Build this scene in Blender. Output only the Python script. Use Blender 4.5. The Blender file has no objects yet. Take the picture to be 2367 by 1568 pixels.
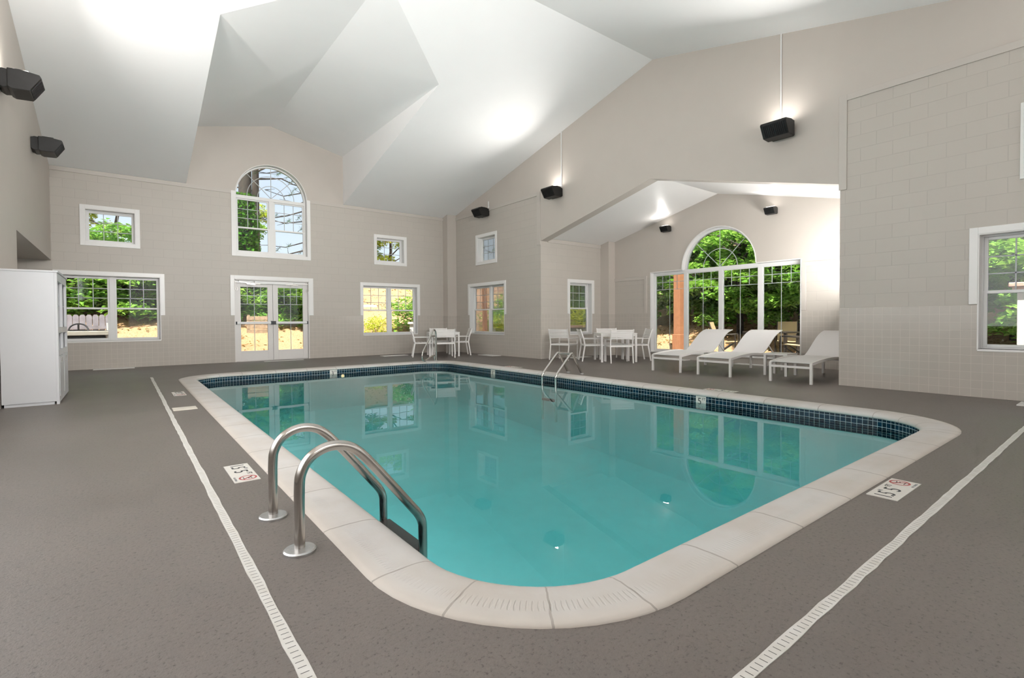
import bpy, bmesh, math, random
from mathutils import Vector, Matrix
random.seed(7)
C = bpy.context.scene.collection
PI = math.pi
# ---------------------------------------------------------------- room numbers (metres)
XB, YA, XL, YF = 8.975, 14.957, -1.225, -1.62      # right wall, back wall, left wall, wall behind the camera
XC, YD, YR = 11.62, 10.30, 3.12                    # alcove back wall, alcove left wall, alcove right wall
RY, RZ, SL = 6.67, 6.57, 0.2455                    # ridge of the main ceiling
TT = 1.219                                         # top of the tile dado
ZT = 4.48                                          # top of the block work

# ---------------------------------------------------------------- materials
def new_mat(name):
    m = bpy.data.materials.new(name); m.use_nodes = True
    nt = m.node_tree; nt.nodes.clear()
    out = nt.nodes.new('ShaderNodeOutputMaterial')
    return m, nt, out
def N(nt, t, **kw):
    n = nt.nodes.new(t)
    for k, v in kw.items():
        if k in n.inputs.keys(): n.inputs[k].default_value = v
        else: setattr(n, k, v)
    return n
def rgba(c): return (c[0], c[1], c[2], 1.0)
def noise(nt, vec, scale, detail=4, rough=.55):
    n = N(nt, 'ShaderNodeTexNoise'); n.inputs['Scale'].default_value = scale
    n.inputs['Detail'].default_value = detail; n.inputs['Roughness'].default_value = rough
    if vec is not None: nt.links.new(vec, n.inputs['Vector'])
    return n
def ramp(nt, fac, stops):
    r = N(nt, 'ShaderNodeValToRGB')
    el = r.color_ramp.elements
    while len(el) < len(stops): el.new(.5)
    for e, (p, c) in zip(el, stops): e.position = p; e.color = rgba(c)
    nt.links.new(fac, r.inputs['Fac']); return r
def mixc(nt, fac, a, b, mode='MIX'):
    m = N(nt, 'ShaderNodeMix', data_type='RGBA', blend_type=mode)
    for sock, v in ((0, fac), (6, a), (7, b)):
        if isinstance(v, (int, float)): m.inputs[sock].default_value = v
        elif isinstance(v, tuple): m.inputs[sock].default_value = rgba(v)
        else: nt.links.new(v, m.inputs[sock])
    return m.outputs[2]
def math_(nt, op, a, b=None):
    m = N(nt, 'ShaderNodeMath', operation=op)
    for i, v in ((0, a), (1, b)):
        if v is None: continue
        if isinstance(v, (int, float)): m.inputs[i].default_value = v
        else: nt.links.new(v, m.inputs[i])
    return m.outputs[0]
def bump(nt, h, strength, dist):
    b = N(nt, 'ShaderNodeBump'); b.inputs['Strength'].default_value = strength; b.inputs['Distance'].default_value = dist
    nt.links.new(h, b.inputs['Height']); return b.outputs['Normal']
def pbsdf(nt, out, color=(.5,.5,.5), rough=.5, metal=0., spec=.5, normal=None):
    p = N(nt, 'ShaderNodeBsdfPrincipled')
    if isinstance(color, tuple): p.inputs['Base Color'].default_value = rgba(color)
    else: nt.links.new(color, p.inputs['Base Color'])
    if isinstance(rough, (int, float)): p.inputs['Roughness'].default_value = rough
    else: nt.links.new(rough, p.inputs['Roughness'])
    p.inputs['Metallic'].default_value = metal
    p.inputs['Specular IOR Level'].default_value = spec
    if normal is not None: nt.links.new(normal, p.inputs['Normal'])
    nt.links.new(p.outputs[0], out.inputs['Surface'])
    return p
def objvec(nt): return N(nt, 'ShaderNodeTexCoord').outputs['Object']
def plain(name, color, rough=.5, metal=0., spec=.5, var=.04, scale=6., bmp=0., bscale=60.):
    m, nt, out = new_mat(name)
    v = objvec(nt); n = noise(nt, v, scale)
    lo = tuple(c*(1-var) for c in color); hi = tuple(min(1, c*(1+var)) for c in color)
    col = ramp(nt, n.outputs['Fac'], [(.3, lo), (.7, hi)]).outputs[0]
    nm = None
    if bmp: nm = bump(nt, noise(nt, v, bscale).outputs['Fac'], bmp, .002)
    pbsdf(nt, out, col, rough, metal, spec, nm)
    return m
WALL = (.500, .460, .412)
def wallvec(nt, axis):
    s = N(nt, 'ShaderNodeSeparateXYZ'); nt.links.new(objvec(nt), s.inputs[0])
    c = N(nt, 'ShaderNodeCombineXYZ')
    nt.links.new(s.outputs['X' if axis == 'x' else 'Y'], c.inputs[0]); nt.links.new(s.outputs['Z'], c.inputs[1])
    return c.outputs[0]
def block_mat(name, axis):
    m, nt, out = new_mat(name)
    v = wallvec(nt, axis)
    b = N(nt, 'ShaderNodeTexBrick', offset=.5, offset_frequency=2)
    nt.links.new(v, b.inputs['Vector'])
    b.inputs['Scale'].default_value = 1.; b.inputs['Mortar Size'].default_value = .0055; b.inputs['Mortar Smooth'].default_value = .35
    b.inputs['Brick Width'].default_value = .4064; b.inputs['Row Height'].default_value = .2036
    b.inputs['Color1'].default_value = rgba(WALL); b.inputs['Color2'].default_value = rgba(tuple(c*.975 for c in WALL))
    b.inputs['Mortar'].default_value = rgba(tuple(c*.91 for c in WALL))
    n = noise(nt, objvec(nt), 45.)
    h = math_(nt, 'ADD', math_(nt, 'MULTIPLY', b.outputs['Fac'], -1.), math_(nt, 'MULTIPLY', n.outputs['Fac'], .25))
    pbsdf(nt, out, b.outputs['Color'], .42, 0, .4, bump(nt, h, .4, .006))
    return m
def tile_mat(name, axis):
    m, nt, out = new_mat(name)
    v = wallvec(nt, axis)
    b = N(nt, 'ShaderNodeTexBrick', offset=0., offset_frequency=1)
    nt.links.new(v, b.inputs['Vector'])
    b.inputs['Scale'].default_value = 1.; b.inputs['Mortar Size'].default_value = .0022; b.inputs['Mortar Smooth'].default_value = .2
    b.inputs['Brick Width'].default_value = TT/11; b.inputs['Row Height'].default_value = TT/11
    c = tuple(x*1.0 for x in WALL)
    b.inputs['Color1'].default_value = rgba(c); b.inputs['Color2'].default_value = rgba(tuple(x*.97 for x in c))
    b.inputs['Mortar'].default_value = rgba(tuple(min(1, x*1.22) for x in WALL))
    n = noise(nt, v, 7., 1)
    h = math_(nt, 'ADD', math_(nt, 'MULTIPLY', b.outputs['Fac'], -.6), math_(nt, 'MULTIPLY', n.outputs['Fac'], .5))
    pbsdf(nt, out, b.outputs['Color'], .17, 0, .3, bump(nt, h, .3, .004))
    return m
MT = {}
MT['blockx'] = block_mat('painted block along x', 'x'); MT['blocky'] = block_mat('painted block along y', 'y')
MT['tilex'] = tile_mat('glazed tile along x', 'x'); MT['tiley'] = tile_mat('glazed tile along y', 'y')
MT['dry'] = plain('painted drywall', (.515, .468, .420), .5, var=.015, scale=2., bmp=.08, bscale=180.)
MT['trim'] = plain('painted trim', (.515, .474, .43), .4, var=.01)
MT['ceil'] = plain('white ceiling paint', (.895, .89, .885), .6, var=.008, scale=1.5, bmp=.05, bscale=150.)
MT['ceil2'] = plain('alcove ceiling paint', (.84, .82, .80), .4, var=.008, scale=1.5)
MT['white'] = plain('white gloss paint', (.80, .785, .765), .3, var=.01)
MT['vinyl'] = plain('white vinyl frame', (.78, .775, .76), .35, var=.01)
MT['doorp'] = plain('door enamel', (.70, .675, .65), .35, var=.01)
MT['grille'] = plain('grey grille bar', (.42, .44, .44), .35, var=.03)
MT['gasket'] = plain('dark gasket', (.03, .03, .035), .5)
MT['cab'] = plain('white laminate', (.615, .62, .635), .35, var=.008)
MT['cabin'] = plain('white laminate inside', (.66, .67, .69), .4, var=.01)
MT['chair'] = plain('white powder coat', (.80, .775, .745), .38, var=.012)
MT['sling'] = plain('white sling fabric', (.74, .72, .705), .6, var=.02, scale=300., bmp=.15, bscale=700.)
MT['slingd'] = plain('grey sling border', (.42, .40, .38), .6)
MT['black'] = plain('black cast housing', (.012, .0115, .011), .42, spec=.4, var=.2, scale=20., bmp=.1, bscale=200.)
MT['blackl'] = plain('black louvre', (.006, .006, .006), .6)
MT['chrome'] = plain('polished rail', (.62, .60, .57), .16, 1.0, var=.03, scale=25.)
MT['rust'] = plain('brushed rail steel', (.46, .43, .40), .24, 1.0, var=.12, scale=9.)
MT['flange'] = plain('cast flange', (.62, .62, .62), .33, 1.0, var=.06, scale=40.)
MT['tread'] = plain('dark ladder tread', (.035, .028, .024), .5, var=.2)
MT['towel'] = plain('white terry towel', (.80, .80, .81), .9, var=.05, scale=60., bmp=.4, bscale=400.)
MT['vent'] = plain('white vent enamel', (.74, .72, .69), .4)
MT['cream'] = plain('cream plastic lid', (.66, .61, .53), .4)
MT['signw'] = plain('white marker tile', (.68, .65, .60), .3, var=.03, scale=30.)
MT['ink'] = plain('black lettering', (.02, .022, .026), .5)
MT['inkg'] = plain('grey lettering', (.25, .25, .26), .5)
MT['red'] = plain('red sign ring', (.36, .05, .05), .5)
MT['drain'] = plain('white drain channel', (.74, .72, .67), .4, var=.07, scale=14.)
MT['slot'] = plain('dark drain slot', (.05, .05, .045), .8)
MT['steeln'] = plain('satin closer metal', (.55, .53, .50), .35, .8)
MT['post'] = plain('brown painted post', (.44, .19, .095), .55, var=.1)
MT['fence'] = plain('weathered fence board', (.30, .28, .31), .8, var=.25, scale=5.)
MT['plank'] = plain('weathered timber', (.42, .30, .20), .8, var=.3, scale=9.)
MT['bark'] = plain('tree bark', (.052, .040, .032), .9, var=.45, scale=9., bmp=.8, bscale=14.)
MT['patio'] = plain('dark patio frame', (.035, .026, .021), .4)
MT['tan'] = plain('tan sling', (.55, .40, .22), .7, var=.06, scale=200.)
MT['cartd'] = plain('dark cart body', (.012, .012, .013), .5)
MT['cartb'] = plain('beige cart dash', (.40, .37, .32), .5)
MT['stone'] = plain('white painted masonry', (.78, .74, .70), .7, var=.05, bmp=.3, bscale=20.)
MT['cap'] = plain('pinkish capstone', (.62, .40, .31), .7, var=.08)
MT['concrete'] = plain('patio concrete', (.50, .44, .38), .85, var=.12, scale=3.)

def emis(name, col, s):
    m, nt, out = new_mat(name); e = N(nt, 'ShaderNodeEmission'); e.inputs[0].default_value = rgba(col); e.inputs[1].default_value = s
    nt.links.new(e.outputs[0], out.inputs[0]); return m
MT['warm'] = emis('warm waterline glint', (1., .70, .36), 2.2)  # glint put into the material as emission
MT['lens'] = emis('lit lamp lens', (1., .96, .90), 3.)

def floor_mat():
    m, nt, out = new_mat('textured deck coating')
    v = objvec(nt)
    a = noise(nt, v, .55, 5, .6); b = noise(nt, v, 62., 5, .75); c = noise(nt, v, 130., 2, .6); d = noise(nt, v, 5., 4, .6)
    base = ramp(nt, a.outputs['Fac'], [(.32, (.122, .104, .092)), (.68, (.164, .142, .127))]).outputs[0]
    base = mixc(nt, math_(nt, 'MULTIPLY', ramp(nt, d.outputs['Fac'], [(.45, (0,0,0)), (.7, (1,1,1))]).outputs[0], .25), base, (.125, .115, .108))
    pits = ramp(nt, b.outputs['Fac'], [(.34, (.38, .36, .34)), (.44, (.96, .96, .96)), (.75, (1.10, 1.10, 1.10))]).outputs[0]
    col = mixc(nt, 1., base, pits, 'MULTIPLY')
    h = math_(nt, 'ADD', b.outputs['Fac'], math_(nt, 'MULTIPLY', c.outputs['Fac'], .5))
    r = math_(nt, 'ADD', math_(nt, 'MULTIPLY', a.outputs['Fac'], .3), .30)
    pbsdf(nt, out, col, r, 0, .45, bump(nt, h, .5, .004))
    return m
MT['floor'] = floor_mat()

def coping_mat():
    m, nt, out = new_mat('cast coping stone')
    v = objvec(nt)
    uv = N(nt, 'ShaderNodeTexCoord').outputs['UV']
    s = N(nt, 'ShaderNodeSeparateXYZ'); nt.links.new(uv, s.inputs[0])
    U, V = s.outputs[0], s.outputs[1]          # U metres along the edge, V metres across it
    wob = math_(nt, 'MULTIPLY', math_(nt, 'SUBTRACT', noise(nt, v, 9.).outputs['Fac'], .5), .022)
    uu = math_(nt, 'ADD', U, wob)
    u2 = N(nt, 'ShaderNodeUVMap', uv_map='stones'); s2 = N(nt, 'ShaderNodeSeparateXYZ'); nt.links.new(u2.outputs[0], s2.inputs[0])
    t = math_(nt, 'ABSOLUTE', math_(nt, 'SUBTRACT', math_(nt, 'FRACT', math_(nt, 'ADD', s2.outputs[0], wob)), .5))
    joint = math_(nt, 'GREATER_THAN', math_(nt, 'MULTIPLY_ADD' if False else 'ADD', t, math_(nt, 'MULTIPLY', s2.outputs[1], .004)), .4915)
    n1 = noise(nt, v, 2.2, 5); n2 = noise(nt, v, 26., 3)
    col = ramp(nt, n1.outputs['Fac'], [(.3, (.52, .475, .43)), (.6, (.58, .555, .53)), (.8, (.60, .585, .57))]).outputs[0]
    # tan stain that keeps to the outer edge of the stones
    st = ramp(nt, math_(nt, 'ADD', math_(nt, 'MULTIPLY', V, -9.), math_(nt, 'MULTIPLY', n1.outputs['Fac'], 1.6)), [(.05, (0,0,0)), (.75, (1,1,1))]).outputs[0]
    col = mixc(nt, math_(nt, 'MULTIPLY', st, .35), col, (.60, .50, .40))
    col = mixc(nt, math_(nt, 'MULTIPLY', joint, .75), col, (.30, .265, .235))
    # grip dimples: narrow lens shapes in a band
    du = math_(nt, 'SUBTRACT', math_(nt, 'FRACT', math_(nt, 'DIVIDE', U, .021)), .5)
    dv = math_(nt, 'DIVIDE', math_(nt, 'SUBTRACT', V, .115), .034)
    rr = math_(nt, 'ADD', math_(nt, 'MULTIPLY', math_(nt, 'MULTIPLY', du, du), 14.), math_(nt, 'MULTIPLY', dv, dv))
    dim = N(nt, 'ShaderNodeMapRange'); nt.links.new(rr, dim.inputs[0]); dim.inputs[1].default_value = .25; dim.inputs[2].default_value = 1.1; dim.inputs[3].default_value = 0.; dim.inputs[4].default_value = 1.
    worn = ramp(nt, noise(nt, v, 3.1).outputs['Fac'], [(.40, (.15, .15, .15)), (.62, (1,1,1))]).outputs[0]
    hd = math_(nt, 'MULTIPLY', math_(nt, 'SUBTRACT', dim.outputs[0], 1.), math_(nt, 'MULTIPLY', worn, 1.6))
    h = math_(nt, 'ADD', hd, math_(nt, 'ADD', math_(nt, 'MULTIPLY', joint, -1.2), math_(nt, 'MULTIPLY', n2.outputs['Fac'], .35)))
    pbsdf(nt, out, col, .6, 0, .35, bump(nt, h, .5, .004))
    return m
MT['coping'] = coping_mat()

def band_mat():
    m, nt, out = new_mat('navy waterline tile')
    uv = N(nt, 'ShaderNodeTexCoord').outputs['UV']
    b = N(nt, 'ShaderNodeTexBrick', offset=0., offset_frequency=1)
    nt.links.new(uv, b.inputs['Vector'])
    b.inputs['Scale'].default_value = 1.; b.inputs['Mortar Size'].default_value = .0024; b.inputs['Mortar Smooth'].default_value = .1
    b.inputs['Brick Width'].default_value = .0555; b.inputs['Row Height'].default_value = .0555
    b.inputs['Color1'].default_value = (.004, .030, .060, 1); b.inputs['Color2'].default_value = (.006, .018, .026, 1)
    b.inputs['Mortar'].default_value = (.42, .50, .52, 1)
    r = math_(nt, 'ADD', math_(nt, 'MULTIPLY', b.outputs['Fac'], .5), .08)
    pbsdf(nt, out, b.outputs['Color'], r, 0, .22, bump(nt, math_(nt, 'MULTIPLY', b.outputs['Fac'], -1.), .3, .002))
    return m
MT['band'] = band_mat()
MT['plaster'] = plain('pale blue pool plaster', (.80, .95, .95), .6, var=.03, scale=2.5)

def water_mat():
    m, nt, out = new_mat('clear pool water')
    v = objvec(nt)
    n = noise(nt, v, 1.6, 2, .5)
    nm = bump(nt, n.outputs['Fac'], .035, .02)
    fr = N(nt, 'ShaderNodeFresnel'); fr.inputs['IOR'].default_value = 1.333; nt.links.new(nm, fr.inputs['Normal'])
    g = N(nt, 'ShaderNodeBsdfGlossy'); g.inputs['Roughness'].default_value = .004; nt.links.new(nm, g.inputs['Normal'])
    t = N(nt, 'ShaderNodeBsdfTransparent')
    mx = N(nt, 'ShaderNodeMixShader'); nt.links.new(fr.outputs[0], mx.inputs[0]); nt.links.new(t.outputs[0], mx.inputs[1]); nt.links.new(g.outputs[0], mx.inputs[2])
    nt.links.new(mx.outputs[0], out.inputs['Surface'])
    a = N(nt, 'ShaderNodeVolumeAbsorption'); a.inputs['Color'].default_value = (.03, .87, .89, 1); a.inputs['Density'].default_value = .36
    nt.links.new(a.outputs[0], out.inputs['Volume'])
    return m
MT['water'] = water_mat()
def glass_mat():
    m, nt, out = new_mat('window glass')
    fr = N(nt, 'ShaderNodeFresnel'); fr.inputs['IOR'].default_value = 1.45
    g = N(nt, 'ShaderNodeBsdfGlossy'); g.inputs['Roughness'].default_value = .0
    t = N(nt, 'ShaderNodeBsdfTransparent'); t.inputs[0].default_value = (.97, .985, .98, 1)
    mx = N(nt, 'ShaderNodeMixShader'); nt.links.new(math_(nt, 'MULTIPLY', fr.outputs[0], .8), mx.inputs[0]); nt.links.new(t.outputs[0], mx.inputs[1]); nt.links.new(g.outputs[0], mx.inputs[2])
    nt.links.new(mx.outputs[0], out.inputs['Surface'])
    return m
MT['glass'] = glass_mat()
def leaf_mat(name, c1, c2, trans=.35):
    m, nt, out = new_mat(name)
    v = objvec(nt)
    n = noise(nt, v, 1.7, 3); col = ramp(nt, n.outputs['Fac'], [(.35, c1), (.65, c2)]).outputs[0]
    d = N(nt, 'ShaderNodeBsdfDiffuse'); nt.links.new(col, d.inputs[0])
    tr = N(nt, 'ShaderNodeBsdfTranslucent'); nt.links.new(mixc(nt, .5, col, (.35, .55, .05)), tr.inputs[0])
    mx = N(nt, 'ShaderNodeMixShader'); mx.inputs[0].default_value = trans
    nt.links.new(d.outputs[0], mx.inputs[1]); nt.links.new(tr.outputs[0], mx.inputs[2]); nt.links.new(mx.outputs[0], out.inputs['Surface'])
    return m
MT['leaf'] = leaf_mat('maple leaves', (.13, .34, .045), (.36, .60, .12))
MT['leafy'] = leaf_mat('yellow green leaves', (.50, .60, .03), (.78, .80, .09))
MT['leafd'] = leaf_mat('dark ivy leaves', (.03, .13, .015), (.10, .27, .03), .2)
MT['needle'] = leaf_mat('pine needles', (.02, .055, .02), (.05, .11, .04), .1)
MT['dryleaf'] = leaf_mat('dry brown leaves', (.20, .10, .04), (.42, .22, .08), .2)
def mulch_mat():
    m, nt, out = new_mat('pine straw mulch')
    v = objvec(nt)
    a = noise(nt, v, .8, 5); b = noise(nt, v, 22., 5, .7)
    c = ramp(nt, b.outputs['Fac'], [(.28, (.20, .095, .045)), (.46, (.52, .31, .17)), (.72, (.70, .47, .29))]).outputs[0]
    c = mixc(nt, ramp(nt, a.outputs['Fac'], [(.45, (0,0,0)), (.7, (.45,.45,.45))]).outputs[0], c, (.50, .24, .11))
    pbsdf(nt, out, c, .9, 0, .2, bump(nt, b.outputs['Fac'], .9, .05))
    return m
MT['mulch'] = mulch_mat()

# ---------------------------------------------------------------- mesh helpers
class MB:
    def __init__(s): s.v = []; s.f = []; s.uv = {}
    def add(s, vs, fs):
        o = len(s.v); s.v += [tuple(v) for v in vs]; s.f += [tuple(i+o for i in f) for f in fs]; return s
    def box(s, x0, x1, y0, y1, z0, z1, fn=None):
        p = [(x, y, z) for x in (x0, x1) for y in (y0, y1) for z in (z0, z1)]
        if fn: p = [fn(*q) for q in p]
        return s.add(p, [(0,1,3,2), (4,6,7,5), (0,4,5,1), (2,3,7,6), (0,2,6,4), (1,5,7,3)])
    def tube(s, pts, r, n=8, caps=True):
        pts = [Vector(p) for p in pts]; rings = []; up = None
        for i, p in enumerate(pts):
            d = (pts[min(i+1, len(pts)-1)] - pts[max(i-1, 0)]).normalized()
            if up is None:
                a = Vector((0,0,1)) if abs(d.z) < .9 else Vector((1,0,0)); up = (a - d*a.dot(d)).normalized()
            else: up = (up - d*up.dot(d)).normalized()
            b = d.cross(up); rr = r[i] if isinstance(r, (list, tuple)) else r
            rings.append([p + (up*math.cos(2*PI*k/n) + b*math.sin(2*PI*k/n))*rr for k in range(n)])
        vs = [q for rg in rings for q in rg]; fs = []
        for i in range(len(rings)-1):
            for k in range(n): fs.append((i*n+k, i*n+(k+1) % n, (i+1)*n+(k+1) % n, (i+1)*n+k))
        if caps: fs += [tuple(range(n))[::-1], tuple((len(rings)-1)*n+k for k in range(n))]
        return s.add(vs, fs)
    def bar(s, a, b, w, h=None, up=(0,0,1)):                       # rectangular bar from a to b
        h = h or w; a, b = Vector(a), Vector(b); d = (b-a).normalized(); u = Vector(up)
        if abs(d.dot(u)) > .95: u = Vector((1,0,0))
        sd = d.cross(u).normalized(); u = sd.cross(d)
        vs = [p + sd*i*w/2 + u*j*h/2 for p in (a, b) for i, j in ((-1,-1), (1,-1), (1,1), (-1,1))]
        return s.add(vs, [(3,2,1,0), (4,5,6,7), (0,1,5,4), (1,2,6,5), (2,3,7,6), (3,0,4,7)])
    def prism(s, poly, y0, y1, fn=None):                            # poly in (a, z), extruded along y
        n = len(poly); p = [(a, y0, z) for a, z in poly] + [(a, y1, z) for a, z in poly]
        if fn: p = [fn(*q) for q in p]
        return s.add(p, [tuple(range(n)), tuple(range(2*n-1, n-1, -1))] + [(i, n+i, n+(i+1) % n, (i+1) % n) for i in range(n)])
    def lathe(s, prof, c=(0,0,0), n=20):
        vs = [(c[0]+r*math.cos(2*PI*k/n), c[1]+r*math.sin(2*PI*k/n), c[2]+z) for r, z in prof for k in range(n)]
        fs = [(i*n+k, i*n+(k+1) % n, (i+1)*n+(k+1) % n, (i+1)*n+k) for i in range(len(prof)-1) for k in range(n)]
        fs += [tuple(range(n))[::-1], tuple((len(prof)-1)*n+k for k in range(n))]
        return s.add(vs, fs)
    def ribbon(s, prof, x0, x1, th, fn=None):                       # sheet: prof (a, z) swept across x0..x1 with thickness th
        n = len(prof); top = [(a, z) for a, z in prof]; bot = []
        for i, (a, z) in enumerate(prof):
            a0, z0 = prof[max(i-1, 0)]; a1, z1 = prof[min(i+1, n-1)]
            l = math.hypot(a1-a0, z1-z0) or 1; bot.append((a + (z1-z0)/l*th, z - (a1-a0)/l*th))
        poly = top + bot[::-1]
        m = len(poly); p = [(a, x0, z) for a, z in poly] + [(a, x1, z) for a, z in poly]
        if fn: p = [fn(*q) for q in p]
        fs = [(i, m+i, m+(i+1) % m, (i+1) % m) for i in range(m)]
        for i in range(n-1):
            fs.append((i, i+1, m-2-i, m-1-i)); fs.append((m+i, 2*m-1-i, 2*m-2-i, m+i+1))
        return s.add(p, fs)
    def build(s, name, mat, parent=None, smooth=False, bevel=0., loc=None):
        me = bpy.data.meshes.new(name); me.from_pydata(s.v, [], s.f); me.update()
        bm = bmesh.new(); bm.from_mesh(me); bmesh.ops.recalc_face_normals(bm, faces=bm.faces); bm.to_mesh(me); bm.free()
        me.materials.append(MT[mat] if isinstance(mat, str) else mat)
        o = bpy.data.objects.new(name, me); C.objects.link(o)
        if parent is not None: o.parent = parent
        if loc: o.location = loc
        if smooth:
            for p in me.polygons: p.use_smooth = True
            m = o.modifiers.new('split', 'EDGE_SPLIT'); m.split_angle = math.radians(38)
        if bevel:
            b = o.modifiers.new('bevel', 'BEVEL'); b.width = bevel; b.segments = 2; b.limit_method = 'ANGLE'
        return o
def tag(o, label, cat, group=None, kind=None):
    o['label'] = label; o['category'] = cat
    if group: o['group'] = group
    if kind: o['kind'] = kind
    return o
def empty(name, label=None, cat=None, loc=(0,0,0), rz=0., group=None, kind=None):
    o = bpy.data.objects.new(name, None); C.objects.link(o); o.location = loc; o.rotation_euler = (0, 0, rz); o.empty_display_size = .1
    if label: tag(o, label, cat, group, kind)
    return o
def kids(o): return [c for c in C.objects if c.parent == o]
def copy_tree(o, parent=None):
    c = o.copy(); C.objects.link(c); c.parent = parent
    for k in kids(o): copy_tree(k, c)
    return c
def lathe_pts(cx, cz, r, a0, a1, n): return [(cx + r*math.cos(a0+(a1-a0)*i/n), cz + r*math.sin(a0+(a1-a0)*i/n)) for i in range(n+1)]

def slab(name, outline, holes, to3, d0, d1, mat, label, cat, parent=None, kind='structure'):
    """flat wall or floor piece: 2-D outline with holes, given depth d0..d1 through to3(s, t, d)"""
    bm = bmesh.new(); loops = [outline] + list(holes); edges = []
    for lp in loops:
        vs = [bm.verts.new((p[0], p[1], 0)) for p in lp]
        edges += [bm.edges.new((vs[i], vs[(i+1) % len(vs)])) for i in range(len(vs))]
    bmesh.ops.triangle_fill(bm, use_beauty=True, use_dissolve=False, edges=edges)
    bm.verts.ensure_lookup_table(); bm.verts.index_update()
    pts = [(v.co.x, v.co.y) for v in bm.verts]; tri = [tuple(v.index for v in f.verts) for f in bm.faces]; bm.free()
    n = len(pts); m = MB()
    vs = [to3(p[0], p[1], d0) for p in pts] + [to3(p[0], p[1], d1) for p in pts]
    fs = tri + [tuple(i+n for i in reversed(t)) for t in tri]
    k = 0
    for lp in loops:
        L = len(lp)
        for i in range(L): fs.append((k+i, k+(i+1) % L, n+k+(i+1) % L, n+k+i))
        k += L
    m.add(vs, fs)
    o = m.build(name, mat, parent)
    if parent is None: tag(o, label, cat, kind=kind)
    elif kind: pass
    return o
def rect(a0, a1, b0, b1): return [(a0, b0), (a1, b0), (a1, b1), (a0, b1)]
A3 = lambda s, z, d: (s, YA + d, z)
B3 = lambda s, z, d: (XB + d, s, z)
D3 = lambda s, z, d: (s, YD + d, z)
K3 = lambda s, z, d: (XC + d, s, z)

# ---------------------------------------------------------------- pool outline
PX0, PX1, PY0, PY1 = 1.08, 6.54, 1.40, 11.55
def rrect(off, r0=.60, n=14):
    """rounded rectangle of the pool, grown outwards by off; returns points and arc lengths of the base line"""
    pts, ln = [], []; L = 0.
    cs = [((PX1-r0, PY0+r0), -PI/2), ((PX1-r0, PY1-r0), 0.), ((PX0+r0, PY1-r0), PI/2), ((PX0+r0, PY0+r0), PI)]
    for (c, a) in cs:
        for i in range(n+1):
            t = a + PI/2*i/n
            pts.append((c[0] + (r0+off)*math.cos(t), c[1] + (r0+off)*math.sin(t)))
            ln.append((c[0] + (r0+.15)*math.cos(t), c[1] + (r0+.15)*math.sin(t)))
    out = [0.]
    for i in range(1, len(ln)+1):
        a, b = ln[i-1], ln[i % len(ln)]; out.append(out[-1] + math.hypot(a[0]-b[0], a[1]-b[1]))
    return pts, out

def sweep(name, prof, mat, parent, flip=False, vfn=None):
    """prof: (offset from the pool edge, z); closed sweep round the pool with UV = (arc length, distance)"""
    me = bpy.data.meshes.new(name); vs, fs, uvs = [], [], []
    arc = rrect(0)[1]; n = len(arc)-1
    acc = [0.]
    for i in range(1, len(prof)): acc.append(acc[-1] + math.hypot(prof[i][0]-prof[i-1][0], prof[i][1]-prof[i-1][1]))
    for off, z in prof: vs += [(p[0], p[1], z) for p in rrect(off)[0]]
    for j in range(len(prof)-1):
        for i in range(n):
            k = (i+1) % n
            fs.append((j*n+i, j*n+k, (j+1)*n+k, (j+1)*n+i))
            va, vb = (acc[j], acc[j+1]) if vfn is None else (vfn(prof[j]), vfn(prof[j+1]))
            uvs += [(arc[i], va), (arc[i+1], va), (arc[i+1], vb), (arc[i], vb)]
    me.from_pydata(vs, [], fs); me.update()
    u = me.uv_layers.new(name='UV')
    for i, w in enumerate(uvs): u.data[i].uv = w
    # running stone number: short stones in the corners, long ones on the straights
    st = [0.]
    for i in range(n): st.append(st[-1] + (arc[i+1]-arc[i])/(.64 if i % 15 == 14 else .335))
    ph = st[45] + (221.5-180)/90*(st[59]-st[45]); tot = st[-1]
    u = me.uv_layers.new(name='stones'); q = 0
    for j in range(len(prof)-1):
        for i in range(n):
            for k in (i, i+1, i+1, i): u.data[q].uv = (st[k]-ph+100.5, 1. if i % 15 != 14 else 0.); q += 1
    for p in me.polygons: p.use_smooth = True
    me.materials.append(MT[mat])
    o = bpy.data.objects.new(name, me); C.objects.link(o); o.parent = parent
    return o
ARC0 = 0.
# ---------------------------------------------------------------- floor, walls, ceilings
slab('floor', [(XL-2.2, YF-.2), (XC+.2, YF-.2), (XC+.2, YA+.2), (XL-2.2, YA+.2)], [rrect(.295)[0]], lambda a, b, d: (a, b, d), 0., -.05, 'floor',
     'dark grey textured concrete pool deck', 'floor')
W1, W2, W4, W5 = (-.646, .271, 2.912, 3.660), (-1.118, .735, .635, 2.157), (6.273, 7.200, 2.905, 3.667), (5.820, 7.657, .635, 2.160)
DR = (2.335, 4.222, 0., 2.197); AR = (2.39, 4.21, 2.895, 4.43)
ac = (AR[0]+AR[1])/2; arr = (AR[1]-AR[0])/2
z0a = ZT - AR[3]; t0 = math.asin(z0a/arr)
slab('wall_back', [(-3.3, 0), (DR[0], 0), (DR[0], DR[3]), (DR[1], DR[3]), (DR[1], 0), (9.2, 0), (9.2, ZT), (ac+arr*math.cos(t0), ZT), (AR[1], AR[3]), (AR[1], AR[2]), (AR[0], AR[2]), (AR[0], AR[3]), (ac-arr*math.cos(t0), ZT), (-3.3, ZT)],
     [rect(*w) for w in (W1, W2, W4, W5)], A3, 0., .22, 'blockx', 'painted grey block wall with the double door and five windows', 'wall')
arcpts = [(ac + arr*math.cos(t0+(PI-2*t0)*i/28), AR[3] + arr*math.sin(t0+(PI-2*t0)*i/28)) for i in range(29)]
DX0, DX1, DXM, DZE, DZR = 1.306, 5.25, 3.28, 5.95, 6.40
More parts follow.
